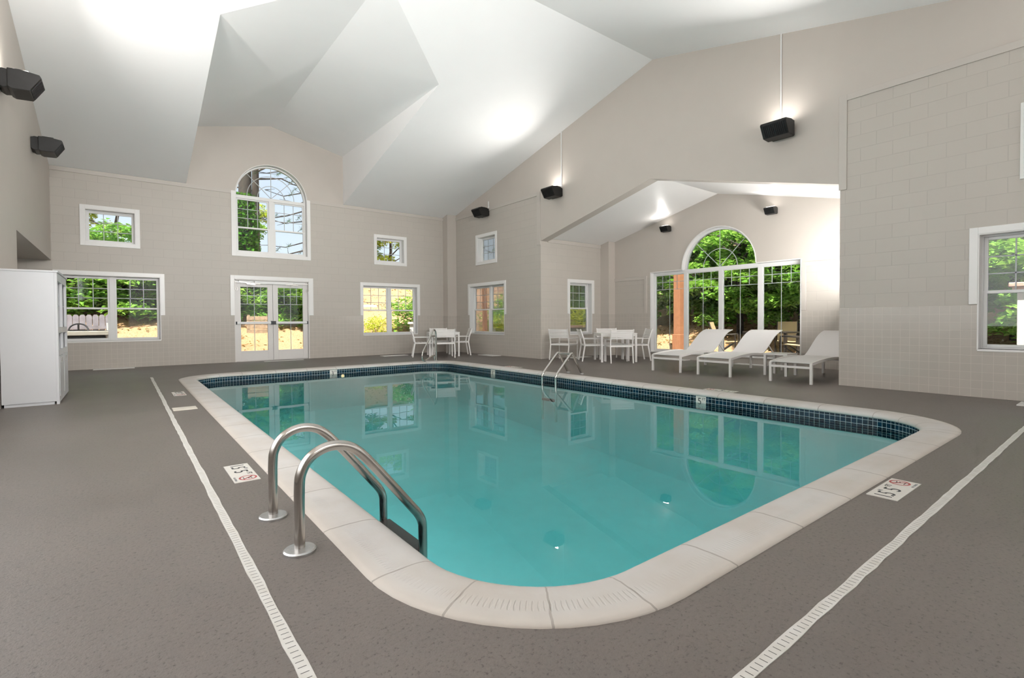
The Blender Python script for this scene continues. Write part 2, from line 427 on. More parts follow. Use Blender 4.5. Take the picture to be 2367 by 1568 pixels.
slab('wall_back_upper', [(-1.4, ZT)] + [(p[0], p[1]) for p in arcpts[::-1]] + [(9.2, ZT), (9.2, 4.56), (DX1+.02, 4.60), (DX1+.02, DZE+.05), (DXM, DZR+.06), (DX0-.02, DZE+.05), (DX0-.02, 4.60), (-1.4, 4.56)], [], A3, 0., .22, 'dry',
     'smooth drywall gable round the arched window', 'wall')
W6, W7, W8, W9 = (12.39, 13.36, 2.900, 3.680), (11.95, 13.83, .640, 2.157), (-.40, 1.492, .630, 2.160), (.06, 1.02, 2.885, 3.66)
slab('wall_right', rect(YD, YA+.1, 0, ZT), [rect(*w) for w in (W6, W7)], B3, 0., .22, 'blocky', 'painted block wall between the corner column and the alcove', 'wall')
slab('wall_right_near', rect(YF-.2, YR, 0, ZT), [rect(*w) for w in (W8, W9)], B3, 0., .25, 'blocky', 'painted block wall beside the loungers with the sash window', 'wall')
OZ, OP = 3.20, 4.068
slab('wall_right_upper', [(YF-.2, ZT), (YR, ZT), (YR, OZ-.03), (6.712, OP), (YD, OZ), (YD, ZT), (YA+.1, ZT), (YA+.1, 4.54), (RY, RZ+.06), (YF-.2, 4.54)], [], B3, 0., .25, 'dry',
     'smooth gable wall over the alcove opening', 'wall')
LFILL = (.6, 7.4, .75, 3.35); FFILL = (.2, 8.4, .75, 3.35); NFILL = (-2.9, -1.5, .8, 2.2)  # wall openings added for the unseen fill lamps
slab('wall_left', [(YF-.2, 0), (10.40, 0), (10.40, 2.45), (YA+.1, 2.45), (YA+.1, 4.54), (RY, RZ+.06), (YF-.2, 4.54)], [rect(*LFILL)], lambda s, z, d: (XL-d, s, z), 0., .25, 'dry', 'smooth beige wall carrying the two left uplights', 'wall')
slab('wall_front', rect(-3.3, 9.2, 0, 4.7), [rect(*FFILL)], lambda s, z, d: (s, YF-d, z), 0., .2, 'dry', 'plain wall behind the near deck', 'wall')
slab('wall_recess', rect(10.2, YA+.1, 0, 2.6), [], lambda s, z, d: (-3.1-d, s, z), 0., .2, 'dry', 'end wall of the low recess behind the towel cabinet', 'wall')
slab('wall_recess_near', rect(-3.3, XL-.02, 0, 2.6), [rect(*NFILL)], lambda s, z, d: (s, 10.395-d, z), 0., .2, 'dry', 'near side wall of the low recess', 'wall')
W10 = (10.052, 10.962, .650, 2.130)
slab('wall_alcove_left', rect(XB+.22, XC+.2, 0, 3.4), [rect(*W10)], D3, 0., .22, 'blockx', 'painted block wall of the alcove with the narrow sash window', 'wall')
slab('wall_alcove_right', rect(XB+.2, XC+.2, 0, 3.4), [], lambda s, z, d: (s, YR-d, z), 0., .22, 'blockx', 'hidden side wall of the lounger alcove', 'wall')
BW = (4.769, 8.707, .15, 2.36); BC, BR_, BZ = 6.735, .985, 2.36
t1 = 0.
ZK = 2.22
slab('wall_alcove_back', [(YR-.1, 0), (YD+.1, 0), (YD+.1, ZK), (BW[1], ZK), (BW[1], BW[2]), (BW[0], BW[2]), (BW[0], ZK), (YR-.1, ZK)], [], K3, 0., .22, 'blocky', 'lower block wall either side of the large alcove window', 'wall')
barc = [(BC + BR_*math.cos(PI*i/30), BZ + BR_*math.sin(PI*i/30)) for i in range(31)]
AZE, AZR = 3.285, 4.14
slab('wall_alcove_back_upper', [(YR-.1, ZK), (BW[0], ZK), (BW[0], BW[3])] + [p for p in barc[::-1]] [::1] + [(BW[1], BW[3]), (BW[1], ZK), (YD+.1, ZK), (YD+.1, AZE), (6.71, AZR+.05), (YR-.1, AZE)], [], K3, 0., .22, 'dry', 'smooth gable above the large alcove window', 'wall')
def roof(y): return RZ - SL*abs(y-RY)
m = MB()
yd = RY + (RZ-DZE)/SL; yr = RY + (RZ-DZR)/SL
L = [(DX0, YA+.1), (DX0, yd), (DXM, yr), (DX1, yd), (DX1, YA+.1)]
def cp(x, y): return (x, y, roof(y))
# back slope round the dormer
m.add([cp(XL-.1, RY), cp(XL-.1, YA+.1), cp(DX0, YA+.1), cp(DX0, yd), cp(DXM, yr), cp(DX1, yd), cp(DX1, YA+.1), cp(XB+.1, YA+.1), cp(XB+.1, RY), cp(DXM, RY)],
      [(0, 1, 2, 3), (0, 3, 4, 9), (9, 4, 5, 8), (8, 5, 6, 7)])
m.add([cp(XL-.1, RY), cp(XB+.1, RY), cp(XB+.1, YF-.1), cp(XL-.1, YF-.1)], [(0, 1, 2, 3)])
# dormer: two cheeks and two slopes
for xs in (DX0, DX1):
    m.add([(xs, YA+.1, roof(YA+.1)), (xs, YA+.1, DZE), (xs, yd, DZE)], [(0, 1, 2)])
    m.add([(xs, YA+.1, DZE), (xs, yd, DZE), (DXM, yr, DZR), (DXM, YA+.1, DZR)], [(0, 1, 2, 3)])
o = m.build('ceiling', 'ceil'); tag(o, 'white vaulted ceiling with the gabled dormer', 'ceiling', kind='structure')
m = MB()
m.add([(XB+.18, YD+.05, AZE-.01), (XB+.18, 6.71, AZR), (XB+.18, YR-.05, AZE-.01), (XC+.1, YD+.05, AZE-.01), (XC+.1, 6.71, AZR), (XC+.1, YR-.05, AZE-.01)], [(0, 1, 4, 3), (1, 2, 5, 4)])
o = m.build('ceiling_alcove', 'ceil2'); tag(o, 'low white gabled ceiling of the lounger alcove', 'ceiling', kind='structure')
m = MB(); m.box(-3.2, XL-.001, 10.3, YA+.1, 2.452, 2.55)
o = m.build('ceiling_recess', 'dry'); tag(o, 'flat ceiling of the low recess', 'ceiling', kind='structure')
# outer roof so that the sun does not reach in over the wall tops
m = MB(); m.box(XB+.26, XC+.5, YR-.3, YD+.4, 4.25, 4.3)
# corner columns
m = MB(); m.box(8.632, XB, 14.655, YA, 0, roof(14.66))
tag(m.build('wall_corner_column', 'dry'), 'boxed corner column behind the first dining table', 'column', kind='structure')
m = MB(); m.box(11.34, XC, 9.98, YD, 0, AZE+.07)
tag(m.build('wall_alcove_column', 'dry'), 'boxed corner column in the alcove beside the large window', 'column', kind='structure')
# tile dado, a thin skin on the block walls
def dado(name, to3, s0, s1, holes, mat, label):
    out = [(s0, 0)]
    for h in sorted(holes):
        if h[2] <= .01: out += [(h[0], 0), (h[0], TT), (h[1], TT), (h[1], 0)] if h[3] > TT else []
    hs2 = [h for h in sorted(holes) if h[2] > .01]
    top = []
    for h in sorted(hs2, reverse=True): top += [(h[1], TT), (h[1], h[2]), (h[0], h[2]), (h[0], TT)]
    o = slab(name, None or out + [(s1, 0), (s1, TT)] + top + [(s0, TT)], [], to3, -.011, 0.003, mat, label, 'wall tile')
    return o
# door opening splits the back dado in two pieces
dado('wall_back_tile', A3, -3.0, DR[0], [W2], 'tilex', 'glossy tile dado under the twin sash window by the cabinet')
dado('wall_back_tile_far', A3, DR[1], 8.632, [W5], 'tilex', 'glossy tile dado between the double door and the corner column')
dado('wall_right_tile', B3, YD, 14.655, [W7], 'tiley', 'glossy tile dado on the wall beside the first dining table')
dado('wall_right_tile_near', B3, YF, YR, [W8], 'tiley', 'glossy tile dado on the wall nearest the loungers')
dado('wall_alcove_left_tile', D3, XB, 11.34, [W10], 'tilex', 'glossy tile dado below the narrow alcove window')
dado('wall_alcove_back_tile', K3, BW[1], 9.98, [], 'tiley', 'tile dado between the alcove column and the large window')
dado('wall_alcove_back_tile_far', K3, YR, BW[0], [], 'tiley', 'tile dado beyond the large window behind the last lounger')
for nm, b in (('wall_corner_column_tile', (8.622, XB, 14.645, YA, 0, TT)), ('wall_alcove_column_tile', (11.33, XC, 9.97, YD, 0, TT))):
    m = MB(); m.box(*b); tag(m.build(nm, 'tilex'), 'tiled foot of the ' + ('corner column by the first table' if 'corner' in nm else 'alcove column'), 'wall tile', kind='structure')
# trims
k = [0]
def trim(boxes, label, mat='trim'):
    k[0] += 1; m = MB()
    for b in boxes: m.box(*b)
    return tag(m.build('trim_%d' % k[0], mat, bevel=.003), label, 'trim', kind='structure')
trim([(XL, 2.29, YA-.02, YA, 4.435, 4.53)], 'painted band above the block wall by the small square window')
trim([(4.293, 8.632, YA-.02, YA, 4.435, 4.53)], 'painted band between the arched window and the corner column')
trim([(XB-.02, XB, 10.44, 14.655, 4.435, 4.53), (XB-.02, XB, 10.30, 10.44, 3.10, 4.53)], 'painted band and upright framing the block wall by the alcove')
trim([(XB-.02, XB, YF, 3.025, 4.445, 4.54), (XB-.02, XB, 3.025, 3.135, 3.07, 4.54)], 'painted band and upright on the wall above the loungers')
trim([(XC-.02, XC, 8.82, 9.98, 2.18, 2.27), (XC-.02, XC, 8.82, 8.90, 1.235, 2.18)], 'painted band and upright left of the large window', 'trim')
trim([(XC-.02, XC, YR, 4.765, 2.18, 2.27), (XC-.02, XC, 4.675, 4.765, 1.235, 2.18)], 'painted band and upright beyond the large window', 'trim')
trim([(XB+.25, 11.34, YD-.02, YD, 3.18, 3.285)], 'painted band under the alcove ceiling')

# ---------------------------------------------------------------- windows
def wbox(m, T, s0, s1, z0, z1, d0, d1): return m.box(s0, s1, z0, z1, d0, d1, lambda s, z, d: T(s, z, d))
def ring(m, T, s0, s1, z0, z1, w, d0, d1, wb=None, wt=None):
    wb = w if wb is None else wb; wt = w if wt is None else wt
    wbox(m, T, s0, s0+w, z0, z1, d0, d1); wbox(m, T, s1-w, s1, z0, z1, d0, d1)
    if wb: wbox(m, T, s0+w, s1-w, z0, z0+wb, d0, d1)
    if wt: wbox(m, T, s0+w, s1-w, z1-wt, z1, d0, d1)
def sash(root, T, s0, s1, z0, z1, d, cols=0, rows=0, w=.04, grille=True):
    m = MB(); ring(m, T, s0, s1, z0, z1, w, d, d+.035); o = m.build('sash', 'vinyl', root, bevel=.003)
    m = MB(); wbox(m, T, s0+w-.004, s1-w+.004, z0+w-.004, z1-w+.004, d+.014, d+.02); m.build('pane', 'glass', o)
    if cols:
        m = MB(); a, b, c, e = s0+w, s1-w, z0+w, z1-w
        for i in range(1, cols): x = a+(b-a)*i/cols; wbox(m, T, x-.008, x+.008, c, e, d+.006, d+.013)
        for i in range(1, rows): z = c+(e-c)*i/rows; wbox(m, T, a, b, z-.008, z+.008, d+.006, d+.0129)
        m.build('grille', 'grille', o)
    return o
wn = [0]
def window(T, w, twin, label, full_casing=False, fixed=False, flipd=1):
    s0, s1, z0, z1 = w; wn[0] += 1
    root = empty('window_%d' % wn[0], label, 'window', T((s0+s1)/2, z0, 0), kind='structure')
    root.matrix_world = Matrix.Translation(T((s0+s1)/2, z0, 0)); base = Vector(T((s0+s1)/2, z0, 0))
    TT_ = lambda s, z, d: tuple(Vector(T(s, z, d)) - base)
    m = MB(); cw = .088
    if full_casing: ring(m, TT_, s0-cw, s1+cw, z0-cw, z1+cw, cw, -.022, 0)
    else:
        wbox(m, TT_, s0-cw, s0, 1.235, z1+cw, -.022, 0); wbox(m, TT_, s1, s1+cw, 1.235, z1+cw, -.022, 0); wbox(m, TT_, s0, s1, z1, z1+cw, -.022, 0)
    m.build('casing', 'white', root, bevel=.003)
    m = MB(); ring(m, TT_, s0-.004, s1+.004, z0-.004, z1+.004, .016, -.013, .15); m.build('jamb', 'white', root)
    m = MB(); ring(m, TT_, s0, s1, z0, z1, .03, .15, .22)
    if twin: c = (s0+s1)/2; wbox(m, TT_, c-.045, c+.045, z0+.03, z1-.03, .15, .22)
    m.build('frame', 'vinyl', root, bevel=.003)
    spans = [(s0+.03, (s0+s1)/2-.045), ((s0+s1)/2+.045, s1-.03)] if twin else [(s0+.03, s1-.03)]
    for a, b in spans:
        if fixed: sash(root, TT_, a, b, z0+.03, z1-.03, .165, 3, 3)
        else:
            zm = z0 + (z1-z0)*.50
            sash(root, TT_, a, b, zm-.02, z1-.03, .185, 3, 3)
            sash(root, TT_, a, b, z0+.03, zm+.022, .148)
    if not full_casing:
        m = MB(); wbox(m, TT_, s0, s1, z0-.02, z0+.012, -.018, .15); m.build('sill', 'white', root, bevel=.003)
    return root
window(A3, W1, False, 'small square window high on the back wall above the cabinet', True, True)
window(A3, W2, True, 'twin sash window beside the towel cabinet', False)
window(A3, W4, False, 'small square window high on the back wall by the corner column', True, True)
window(A3, W5, True, 'twin sash window right of the double door', False)
window(B3, W6, False, 'small square window under the first right-wall uplight', True, True)
window(B3, W7, True, 'twin sash window behind the first dining table, beside the alcove', False)
window(B3, W8, True, 'sash window at the right edge beside the bare block wall', False)
window(B3, W9, False, 'small square window cut by the right edge of the photo', True, True)
window(D3, W10, False, 'narrow single sash window on the alcove side wall', False)

def arch_bar(m, T, cx, cz, r, w, d0, d1, a0=0., a1=PI, n=28):
    for i in range(n):
        t, u = a0+(a1-a0)*i/n, a0+(a1-a0)*(i+1)/n
        p = [(cx+q*math.cos(x), cz+q*math.sin(x)) for x in (t, u) for q in (r-w, r)]
        vs = [T(s, z, d) for s, z in p for d in (d0, d1)]
        m.add(vs, [(0, 1, 3, 2), (4, 6, 7, 5), (0, 4, 5, 1), (2, 3, 7, 6), (0, 2, 6, 4), (1, 5, 7, 3)])
def half_disc(m, T, cx, cz, r, d0, d1, n=28):
    p = [(cx+r*math.cos(PI*i/n), cz+r*math.sin(PI*i/n)) for i in range(n+1)]; L = len(p)
    vs = [T(s, z, d0) for s, z in p] + [T(s, z, d1) for s, z in p]
    m.add(vs, [tuple(range(L)), tuple(range(2*L-1, L-1, -1))] + [(i, (i+1) % L, L+(i+1) % L, L+i) for i in range(L)])
def fan(m, T, cx, cz, r, d0, d1, arcs):
    for a in (PI/4, PI/2, 3*PI/4):
        w = .008; c, s = math.cos(a), math.sin(a)
        p = [(cx+s*w, cz-c*w), (cx-s*w, cz+c*w), (cx+c*r-s*w, cz+s*r+c*w), (cx+c*r+s*w, cz+s*r-c*w)]
        vs = [T(x, z, d0) for x, z in p] + [T(x, z, d1) for x, z in p]
        m.add(vs, [(0, 1, 2, 3), (7, 6, 5, 4), (0, 4, 5, 1), (1, 5, 6, 2), (2, 6, 7, 3), (3, 7, 4, 0)])
    for q in arcs: arch_bar(m, T, cx, cz, q+.008, .016, d0+.001, d1-.0005)
# arched window over the door
wn[0] += 1
base = Vector(A3(ac, AR[2], 0)); T_ = lambda s, z, d: tuple(Vector(A3(s, z, d)) - base)
root = empty('window_%d' % wn[0], 'tall arched window above the double door', 'window', base, kind='structure')
m = MB()
wbox(m, T_, AR[0]-.1, AR[0], AR[2]-.09, 4.515, -.022, 0); wbox(m, T_, AR[1], AR[1]+.083, AR[2]-.09, 4.515, -.022, 0); wbox(m, T_, AR[0], AR[1], AR[2]-.09, AR[2], -.022, 0)
m.build('casing', 'white', root, bevel=.003)
m = MB(); wbox(m, T_, AR[0]-.004, AR[0]+.012, AR[2], AR[3], -.013, .15); wbox(m, T_, AR[1]-.012, AR[1]+.004, AR[2], AR[3], -.013, .15); wbox(m, T_, AR[0], AR[1], AR[2]-.004, AR[2]+.012, -.013, .15)
arch_bar(m, T_, ac, AR[3], arr+.004, .016, -.013, .15); m.build('jamb', 'white', root, smooth=True)
m = MB(); arch_bar(m, T_, ac, AR[3], arr-.012, .035, .15, .22); ring(m, T_, AR[0]+.012, AR[1]-.012, AR[2]+.012, AR[3], .035, .15, .22)
wbox(m, T_, AR[0]+.02, AR[1]-.02, AR[3]-.055, AR[3]+.03, .14, .22); wbox(m, T_, ac-.06, ac+.06, AR[2]+.03, AR[3]-.04, .148, .219); m.build('frame', 'vinyl', root)
m = MB(); half_disc(m, T_, ac, AR[3]+.03, arr-.06, .175, .18); pane = m.build('pane', 'glass', root)
m = MB(); fan(m, T_, ac, AR[3]+.03, arr-.06, .164, .172, (.34, .60)); m.build('grille', 'grille', pane)
for a, b in ((AR[0]+.045, ac-.06), (ac+.06, AR[1]-.045)):
    zm = AR[2] + .70; sash(root, T_, a, b, zm-.02, AR[3]-.05, .185, 3, 3); sash(root, T_, a, b, AR[2]+.045, zm+.022, .149)
# large alcove window
wn[0] += 1
base = Vector(K3(BC, BW[2], 0)); T_ = lambda s, z, d: tuple(Vector(K3(s, z, d)) - base)
root = empty('window_%d' % wn[0], 'large four-light window with half-round top behind the loungers', 'window', base, kind='structure')
m = MB(); wbox(m, T_, BW[0]-.002, BW[0]+.02, BW[2], BW[3], -.012, .16); wbox(m, T_, BW[1]-.02, BW[1]+.002, BW[2], BW[3], -.012, .16); wbox(m, T_, BW[0], BW[1], BW[2]-.005, BW[2]+.02, -.04, .16)
wbox(m, T_, BW[0], BC-BR_, BW[3]-.02, BW[3]+.002, -.012, .16); wbox(m, T_, BC+BR_, BW[1], BW[3]-.02, BW[3]+.002, -.012, .16)
arch_bar(m, T_, BC, BZ, BR_+.003, .022, -.012, .16); m.build('jamb', 'white', root, smooth=True)
m = MB(); ring(m, T_, BW[0]+.02, BW[1]-.02, BW[2]+.02, BW[3]-.02, .05, .12, .20)
mul = [5.72, 6.70, 7.68]
for y in mul: wbox(m, T_, y-.05, y+.05, BW[2]+.06, BW[3]-.04, .115, .199)
wbox(m, T_, BW[0]+.03, BW[1]-.03, BW[3]-.09, BW[3]+.0, .11, .198); arch_bar(m, T_, BC, BZ, BR_-.018, .05, .12, .20)
m.build('frame', 'vinyl', root)
m = MB(); half_disc(m, T_, BC, BZ, BR_-.06, .155, .16); pane = m.build('pane', 'glass', root)
m = MB(); fan(m, T_, BC, BZ, BR_-.06, .146, .153, (.45,)); m.build('grille', 'grille', pane)
ed = [BW[0]+.07] + mul + [BW[1]-.07]
for i in range(4):
    a, b = ed[i]+(.05 if i else 0), ed[i+1]-(.05 if i < 3 else 0)
    m = MB(); ring(m, T_, a, b, BW[2]+.07, BW[3]-.09, .018, .14, .175); so = m.build('sash', 'vinyl', root)
    m = MB(); wbox(m, T_, a+.01, b-.01, BW[2]+.08, BW[3]-.10, .155, .16); pane = m.build('pane', 'glass', so)
    m = MB(); top = BW[3]-.09; c = (a+b)/2
    wbox(m, T_, c-.007, c+.007, BW[2]+.08, top, .146, .153)
    for q in (.25, .75): wbox(m, T_, a+(b-a)*q-.007, a+(b-a)*q+.007, top-.40, top, .1465, .1532)
    for q in (.20, .40): wbox(m, T_, a+.01, b-.01, top-q-.007, top-q+.007, .1462, .1528)
    m.build('grille', 'grille', so)

# ---------------------------------------------------------------- double door
base = Vector(A3(3.28, 0, 0)); T_ = lambda s, z, d: tuple(Vector(A3(s, z, d)) - base)
root = empty('door_1', 'white glazed double exit door with push bars', 'door', base, kind='structure')
m = MB(); wbox(m, T_, 2.24, DR[0], 1.235, 2.295, -.022, 0); wbox(m, T_, DR[1], 4.345, 1.235, 2.295, -.022, 0); wbox(m, T_, DR[0], DR[1], DR[3], 2.295, -.022, 0); m.build('casing', 'white', root, bevel=.003)
m = MB(); wbox(m, T_, DR[0]-.004, DR[0]+.02, .0, DR[3], -.013, .21); wbox(m, T_, DR[1]-.02, DR[1]+.004, 0, DR[3], -.013, .21); wbox(m, T_, DR[0], DR[1], DR[3]-.02, DR[3]+.004, -.013, .21); m.build('jamb', 'doorp', root)
m = MB(); wbox(m, T_, DR[0], DR[1], 0, .012, .03, .2); m.build('threshold', 'steeln', root)
for sgn, a, b in ((1, DR[0]+.022, 3.276), (-1, 3.282, DR[1]-.022)):
    z0, z1 = .015, DR[3]-.024; g0, g1, gz0, gz1 = a+.13, b-.13, .28, 2.00
    m = MB(); wbox(m, T_, a, g0, z0, z1, .05, .095); wbox(m, T_, g1, b, z0, z1, .05, .095); wbox(m, T_, g0, g1, z0, gz0, .05, .095); wbox(m, T_, g0, g1, gz1, z1, .05, .095)
    leaf = m.build('door_leaf', 'doorp', root, bevel=.003)
    m = MB(); wbox(m, T_, g0-.004, g1+.004, gz0-.004, gz1+.004, .07, .076); m.build('pane', 'glass', leaf)
    m = MB(); c = (g0+g1)/2; wbox(m, T_, c-.008, c+.008, gz0, gz1, .060, .068)
    for q in (.25, .75): wbox(m, T_, g0+(g1-g0)*q-.007, g0+(g1-g0)*q+.007, gz1-.46, gz1, .0605, .0675)
    for q in (.23, .46): wbox(m, T_, g0, g1, gz1-q-.007, gz1-q+.007, .0602, .0672)
    m.build('grille', 'grille', leaf)
    m = MB(); wbox(m, T_, a+.02, b-.02, 1.0, 1.065, -.01, .05); bar = m.build('push_bar', 'vinyl', leaf, bevel=.008)
    m = MB(); e = b-.03 if sgn > 0 else a+.03; wbox(m, T_, e-.03, e+.03, .985, 1.08, -.016, .0499); f = a+.02 if sgn > 0 else b-.02; wbox(m, T_, f-.014, f+.014, .995, 1.07, -.014, .0498); m.build('latch', 'gasket', bar)
    m = MB(); q = a+.25 if sgn > 0 else b-.25
    wbox(m, T_, q-.17, q+.17, 2.115, 2.165, -.012, .05); closer = m.build('door_closer', 'vinyl', leaf, bevel=.006)
    m = MB(); h = a-.005 if sgn > 0 else b+.005
    P = lambda s, z, d: Vector(T_(s, z, d))
    m.bar(P(h, 2.12, -.02), P(q+sgn*.35, 2.09, -.02), .012, .018); m.bar(P(q+sgn*.02, 2.075, -.03), P(q+sgn*.22, 2.06, -.05), .02, .025)
    m.tube([P(h, 2.14, -.03), P(h-sgn*.005, 2.0, -.035), P(h-sgn*.0, 1.92, -.035), P(h+sgn*.03, 1.885, -.035), P(h+sgn*.055, 1.91, -.035), P(h+sgn*.05, 1.97, -.035)], .007, 6)
    m.build('closer_arm', 'steeln', closer)
m = MB(); wbox(m, T_, 2.82, 3.80, 2.085, 2.165, -.02, .05); m.build('header_box', 'vinyl', root, bevel=.006)

# ---------------------------------------------------------------- pool
pool = empty('swimming_pool', 'indoor swimming pool with pale stone coping and navy tile band', 'swimming pool', (3.8, 6.4, 0))
pl_ = lambda o: setattr(o, 'location', (-3.8, -6.4, 0))
o = sweep('coping', [(.30, -.03), (.30, .006), (.27, .012), (.18, .015), (.10, .015), (.055, .010), (.025, .0), (.006, -.014), (0., -.032), (.008, -.048), (.03, -.052)], 'coping', pool, vfn=lambda p: .30-p[0]); pl_(o)
o = sweep('waterline_tile', [(.02, -.045), (.02, -.245)], 'band', pool, vfn=lambda p: p[1]+.0775+.555); pl_(o)
def zb(y):                                                           # pool floor: shallow at the back, deeper towards the camera
    t = min(1, max(0, (y-3.2)/6.)); t = t*t*(3-2*t); return -1.52 + .56*t
m = MB(); P0, _ = rrect(.02); n = len(P0)
rings = 9
vs = [(p[0], p[1], -.24) for p in P0]; fs = []
cx, cy = (PX0+PX1)/2, (PY0+PY1)/2
def shr(p, k):
    return (cx+(p[0]-cx)*k, cy+(p[1]-cy)*k)
lv = [(1., None, -.15), (.985, None, -.04), (.94, None, 0.), (.8, None, 0), (.6, None, 0), (.4, None, 0), (.2, None, 0), (.02, None, 0)]
for q, (kx, _, dz) in enumerate(lv):
    for p in P0:
        s = shr(p, kx); vs.append((s[0], s[1], zb(s[1]) - dz))
for r in range(len(lv)):
    for i in range(n): k2 = (i+1) % n; fs.append((r*n+i, r*n+k2, (r+1)*n+k2, (r+1)*n+i))
fs.append(tuple(len(lv)*n+i for i in range(n)))
m.add(vs, fs); o = m.build('basin', 'plaster', pool, smooth=True); pl_(o)
# water body: top sheet and a hull just outside the basin
m = MB(); P1, _ = rrect(.022); WZ = -.145
vs = [(p[0], p[1], WZ) for p in P1] + [(p[0], p[1], -1.75) for p in P1]
m.add(vs, [tuple(range(n)), tuple(range(2*n-1, n-1, -1))] + [(i, (i+1) % n, n+(i+1) % n, n+i) for i in range(n)])
o = m.build('pool_water', 'water'); tag(o, 'still clear turquoise water filling the pool', 'water', kind='stuff')
pq = empty('waterline_glow', 'small warm glowing disc added for the glint beside the far three foot tile', 'glow disc', (3.99, 11.56, -.20))  # emissive disc added for a warm glint at the waterline
m = MB(); m.lathe([(.055, 0), (.055, .012), (.042, .016)], (0, 0, 0), 20); o = m.build('rim', 'flange', pq, smooth=True); o.rotation_euler = (PI/2, 0, 0)
m = MB(); m.lathe([(.041, .010), (.041, .015), (.02, .020)], (0, 0, 0), 20); o = m.build('glow_face', 'warm', pq, smooth=True); o.rotation_euler = (PI/2, 0, 0)
for (x, y, rot) in ((3.8, PY0+.02, (PI/2, 0, PI)), (PX0+.02, 4.6, (PI/2, 0, -PI/2)), (PX0+.02, 8.6, (PI/2, 0, -PI/2))):   # unseen lamps added under water to brighten the pool
    ld = bpy.data.lights.new('underwater_fill', 'AREA'); ld.shape = 'RECTANGLE'; ld.size = .9; ld.size_y = .3; ld.energy = 8.; ld.color = (.95, 1., 1.)
    lo = bpy.data.objects.new('underwater_fill', ld); C.objects.link(lo); lo.location = (x, y, -.5); lo.rotation_euler = rot
# ---------------------------------------------------------------- depth markers
def text(s, size, mat, parent, loc, rot, ext=.0006, name='lettering', align='CENTER', sx=1.):
    cu = bpy.data.curves.new(name, 'FONT'); cu.body = s; cu.size = size; cu.extrude = ext; cu.align_x = align; cu.align_y = 'CENTER'
    cu.resolution_u = 4; tmp = bpy.data.objects.new('t', cu); C.objects.link(tmp); dg = bpy.context.evaluated_depsgraph_get()
    me = bpy.data.meshes.new_from_object(tmp.evaluated_get(dg)); bpy.data.objects.remove(tmp); me.materials.clear(); me.materials.append(MT[mat])
    o = bpy.data.objects.new(name, me); C.objects.link(o); o.parent = parent
    o.location = loc; o.rotation_euler = rot; o.scale = (sx, 1, 1); return o
def deck_marker(x, y, rz, met, feet, label):
    """three 6-inch tiles in a row; local +x is the reading direction, +y the top of the letters"""
    r = empty('depth_marker', label, 'depth marker', (x, y, 0), rz, 'depth markers on the deck')
    for i in range(3):
        m = MB(); m.box(-.237+i*.158, -.237+i*.158+.157, -.078, .078, -.004, .004); m.build('marker_tile', 'signw', r)
    f = (0, 0, 0); t = .0046
    text(met, .128, 'ink', r, (-.165, -.002, t), f, sx=.72); text('M', .035, 'inkg', r, (-.096, .045, t), f)
    text(feet, .125, 'ink', r, (-.025, -.002, t), f); text('FT', .045, 'ink', r, (.045, .042, t), f)
    m = MB()
    for i in range(32):
        a, b = 2*PI*i/32, 2*PI*(i+1)/32
        m.add([(.158+q*math.cos(w), .014+q*math.sin(w), t) for w in (a, b) for q in (.044, .056)], [(0, 1, 3, 2)])
    m.bar((.158-.035, .014+.035, t), (.158+.035, .014-.035, t), .010, .0008); m.build('no_diving_ring', 'red', r)
    m = MB(); m.bar((.143, .036, t), (.165, .012, t), .009, .0006); m.bar((.165, .012, t), (.180, .020, t), .007, .0006); m.bar((.155, .03, t), (.183, .036, t), .006, .0006); m.bar((.134, -.012, t), (.182, -.012, t), .005, .0006)
    m.build('diver_symbol', 'ink', r); text('NO DIVING', .019, 'inkg', r, (.158, -.063, t), f)
    return r
deck_marker(.642, 3.955, -PI/2, '1.5', '5', 'white depth tiles on the deck beside the near ladder')
deck_marker(3.765, 1.0, 0., '1.5', '5', 'white depth tiles on the deck along the near pool edge')
deck_marker(.64, 8.93, -PI/2, '0.9', '3', 'white depth tiles on the deck beyond the cream lid')
deck_marker(6.985, 3.98, PI/2, '1.5', '5', 'white depth tiles on the deck behind the five foot mark')
deck_marker(6.985, 8.98, PI/2, '0.9', '3', 'white depth tiles on the deck left of the far ladder')
def edge_marker(loc, rz, feet, label):
    r = empty('edge_marker', label, 'depth marker', loc, rz)
    m = MB(); m.box(-.08, .08, -.002, .006, -.095, .075); m.build('marker_tile', 'signw', r)
    text(feet, .13, 'ink', r, (-.02, -.0026, .0), (PI/2, 0, 0)); text('FT', .05, 'ink', r, (.047, -.0026, .035), (PI/2, 0, 0)); return r
edge_marker((6.556, 4.04, -.125), -PI/2, '5', 'white five foot tile set in the navy band opposite the loungers')
edge_marker((6.556, 9.18, -.125), -PI/2, '3', 'white three foot tile in the navy band left of the far ladder')
edge_marker((3.785, 11.566, -.125), 0., '3', 'white three foot tile in the navy band below the double door')
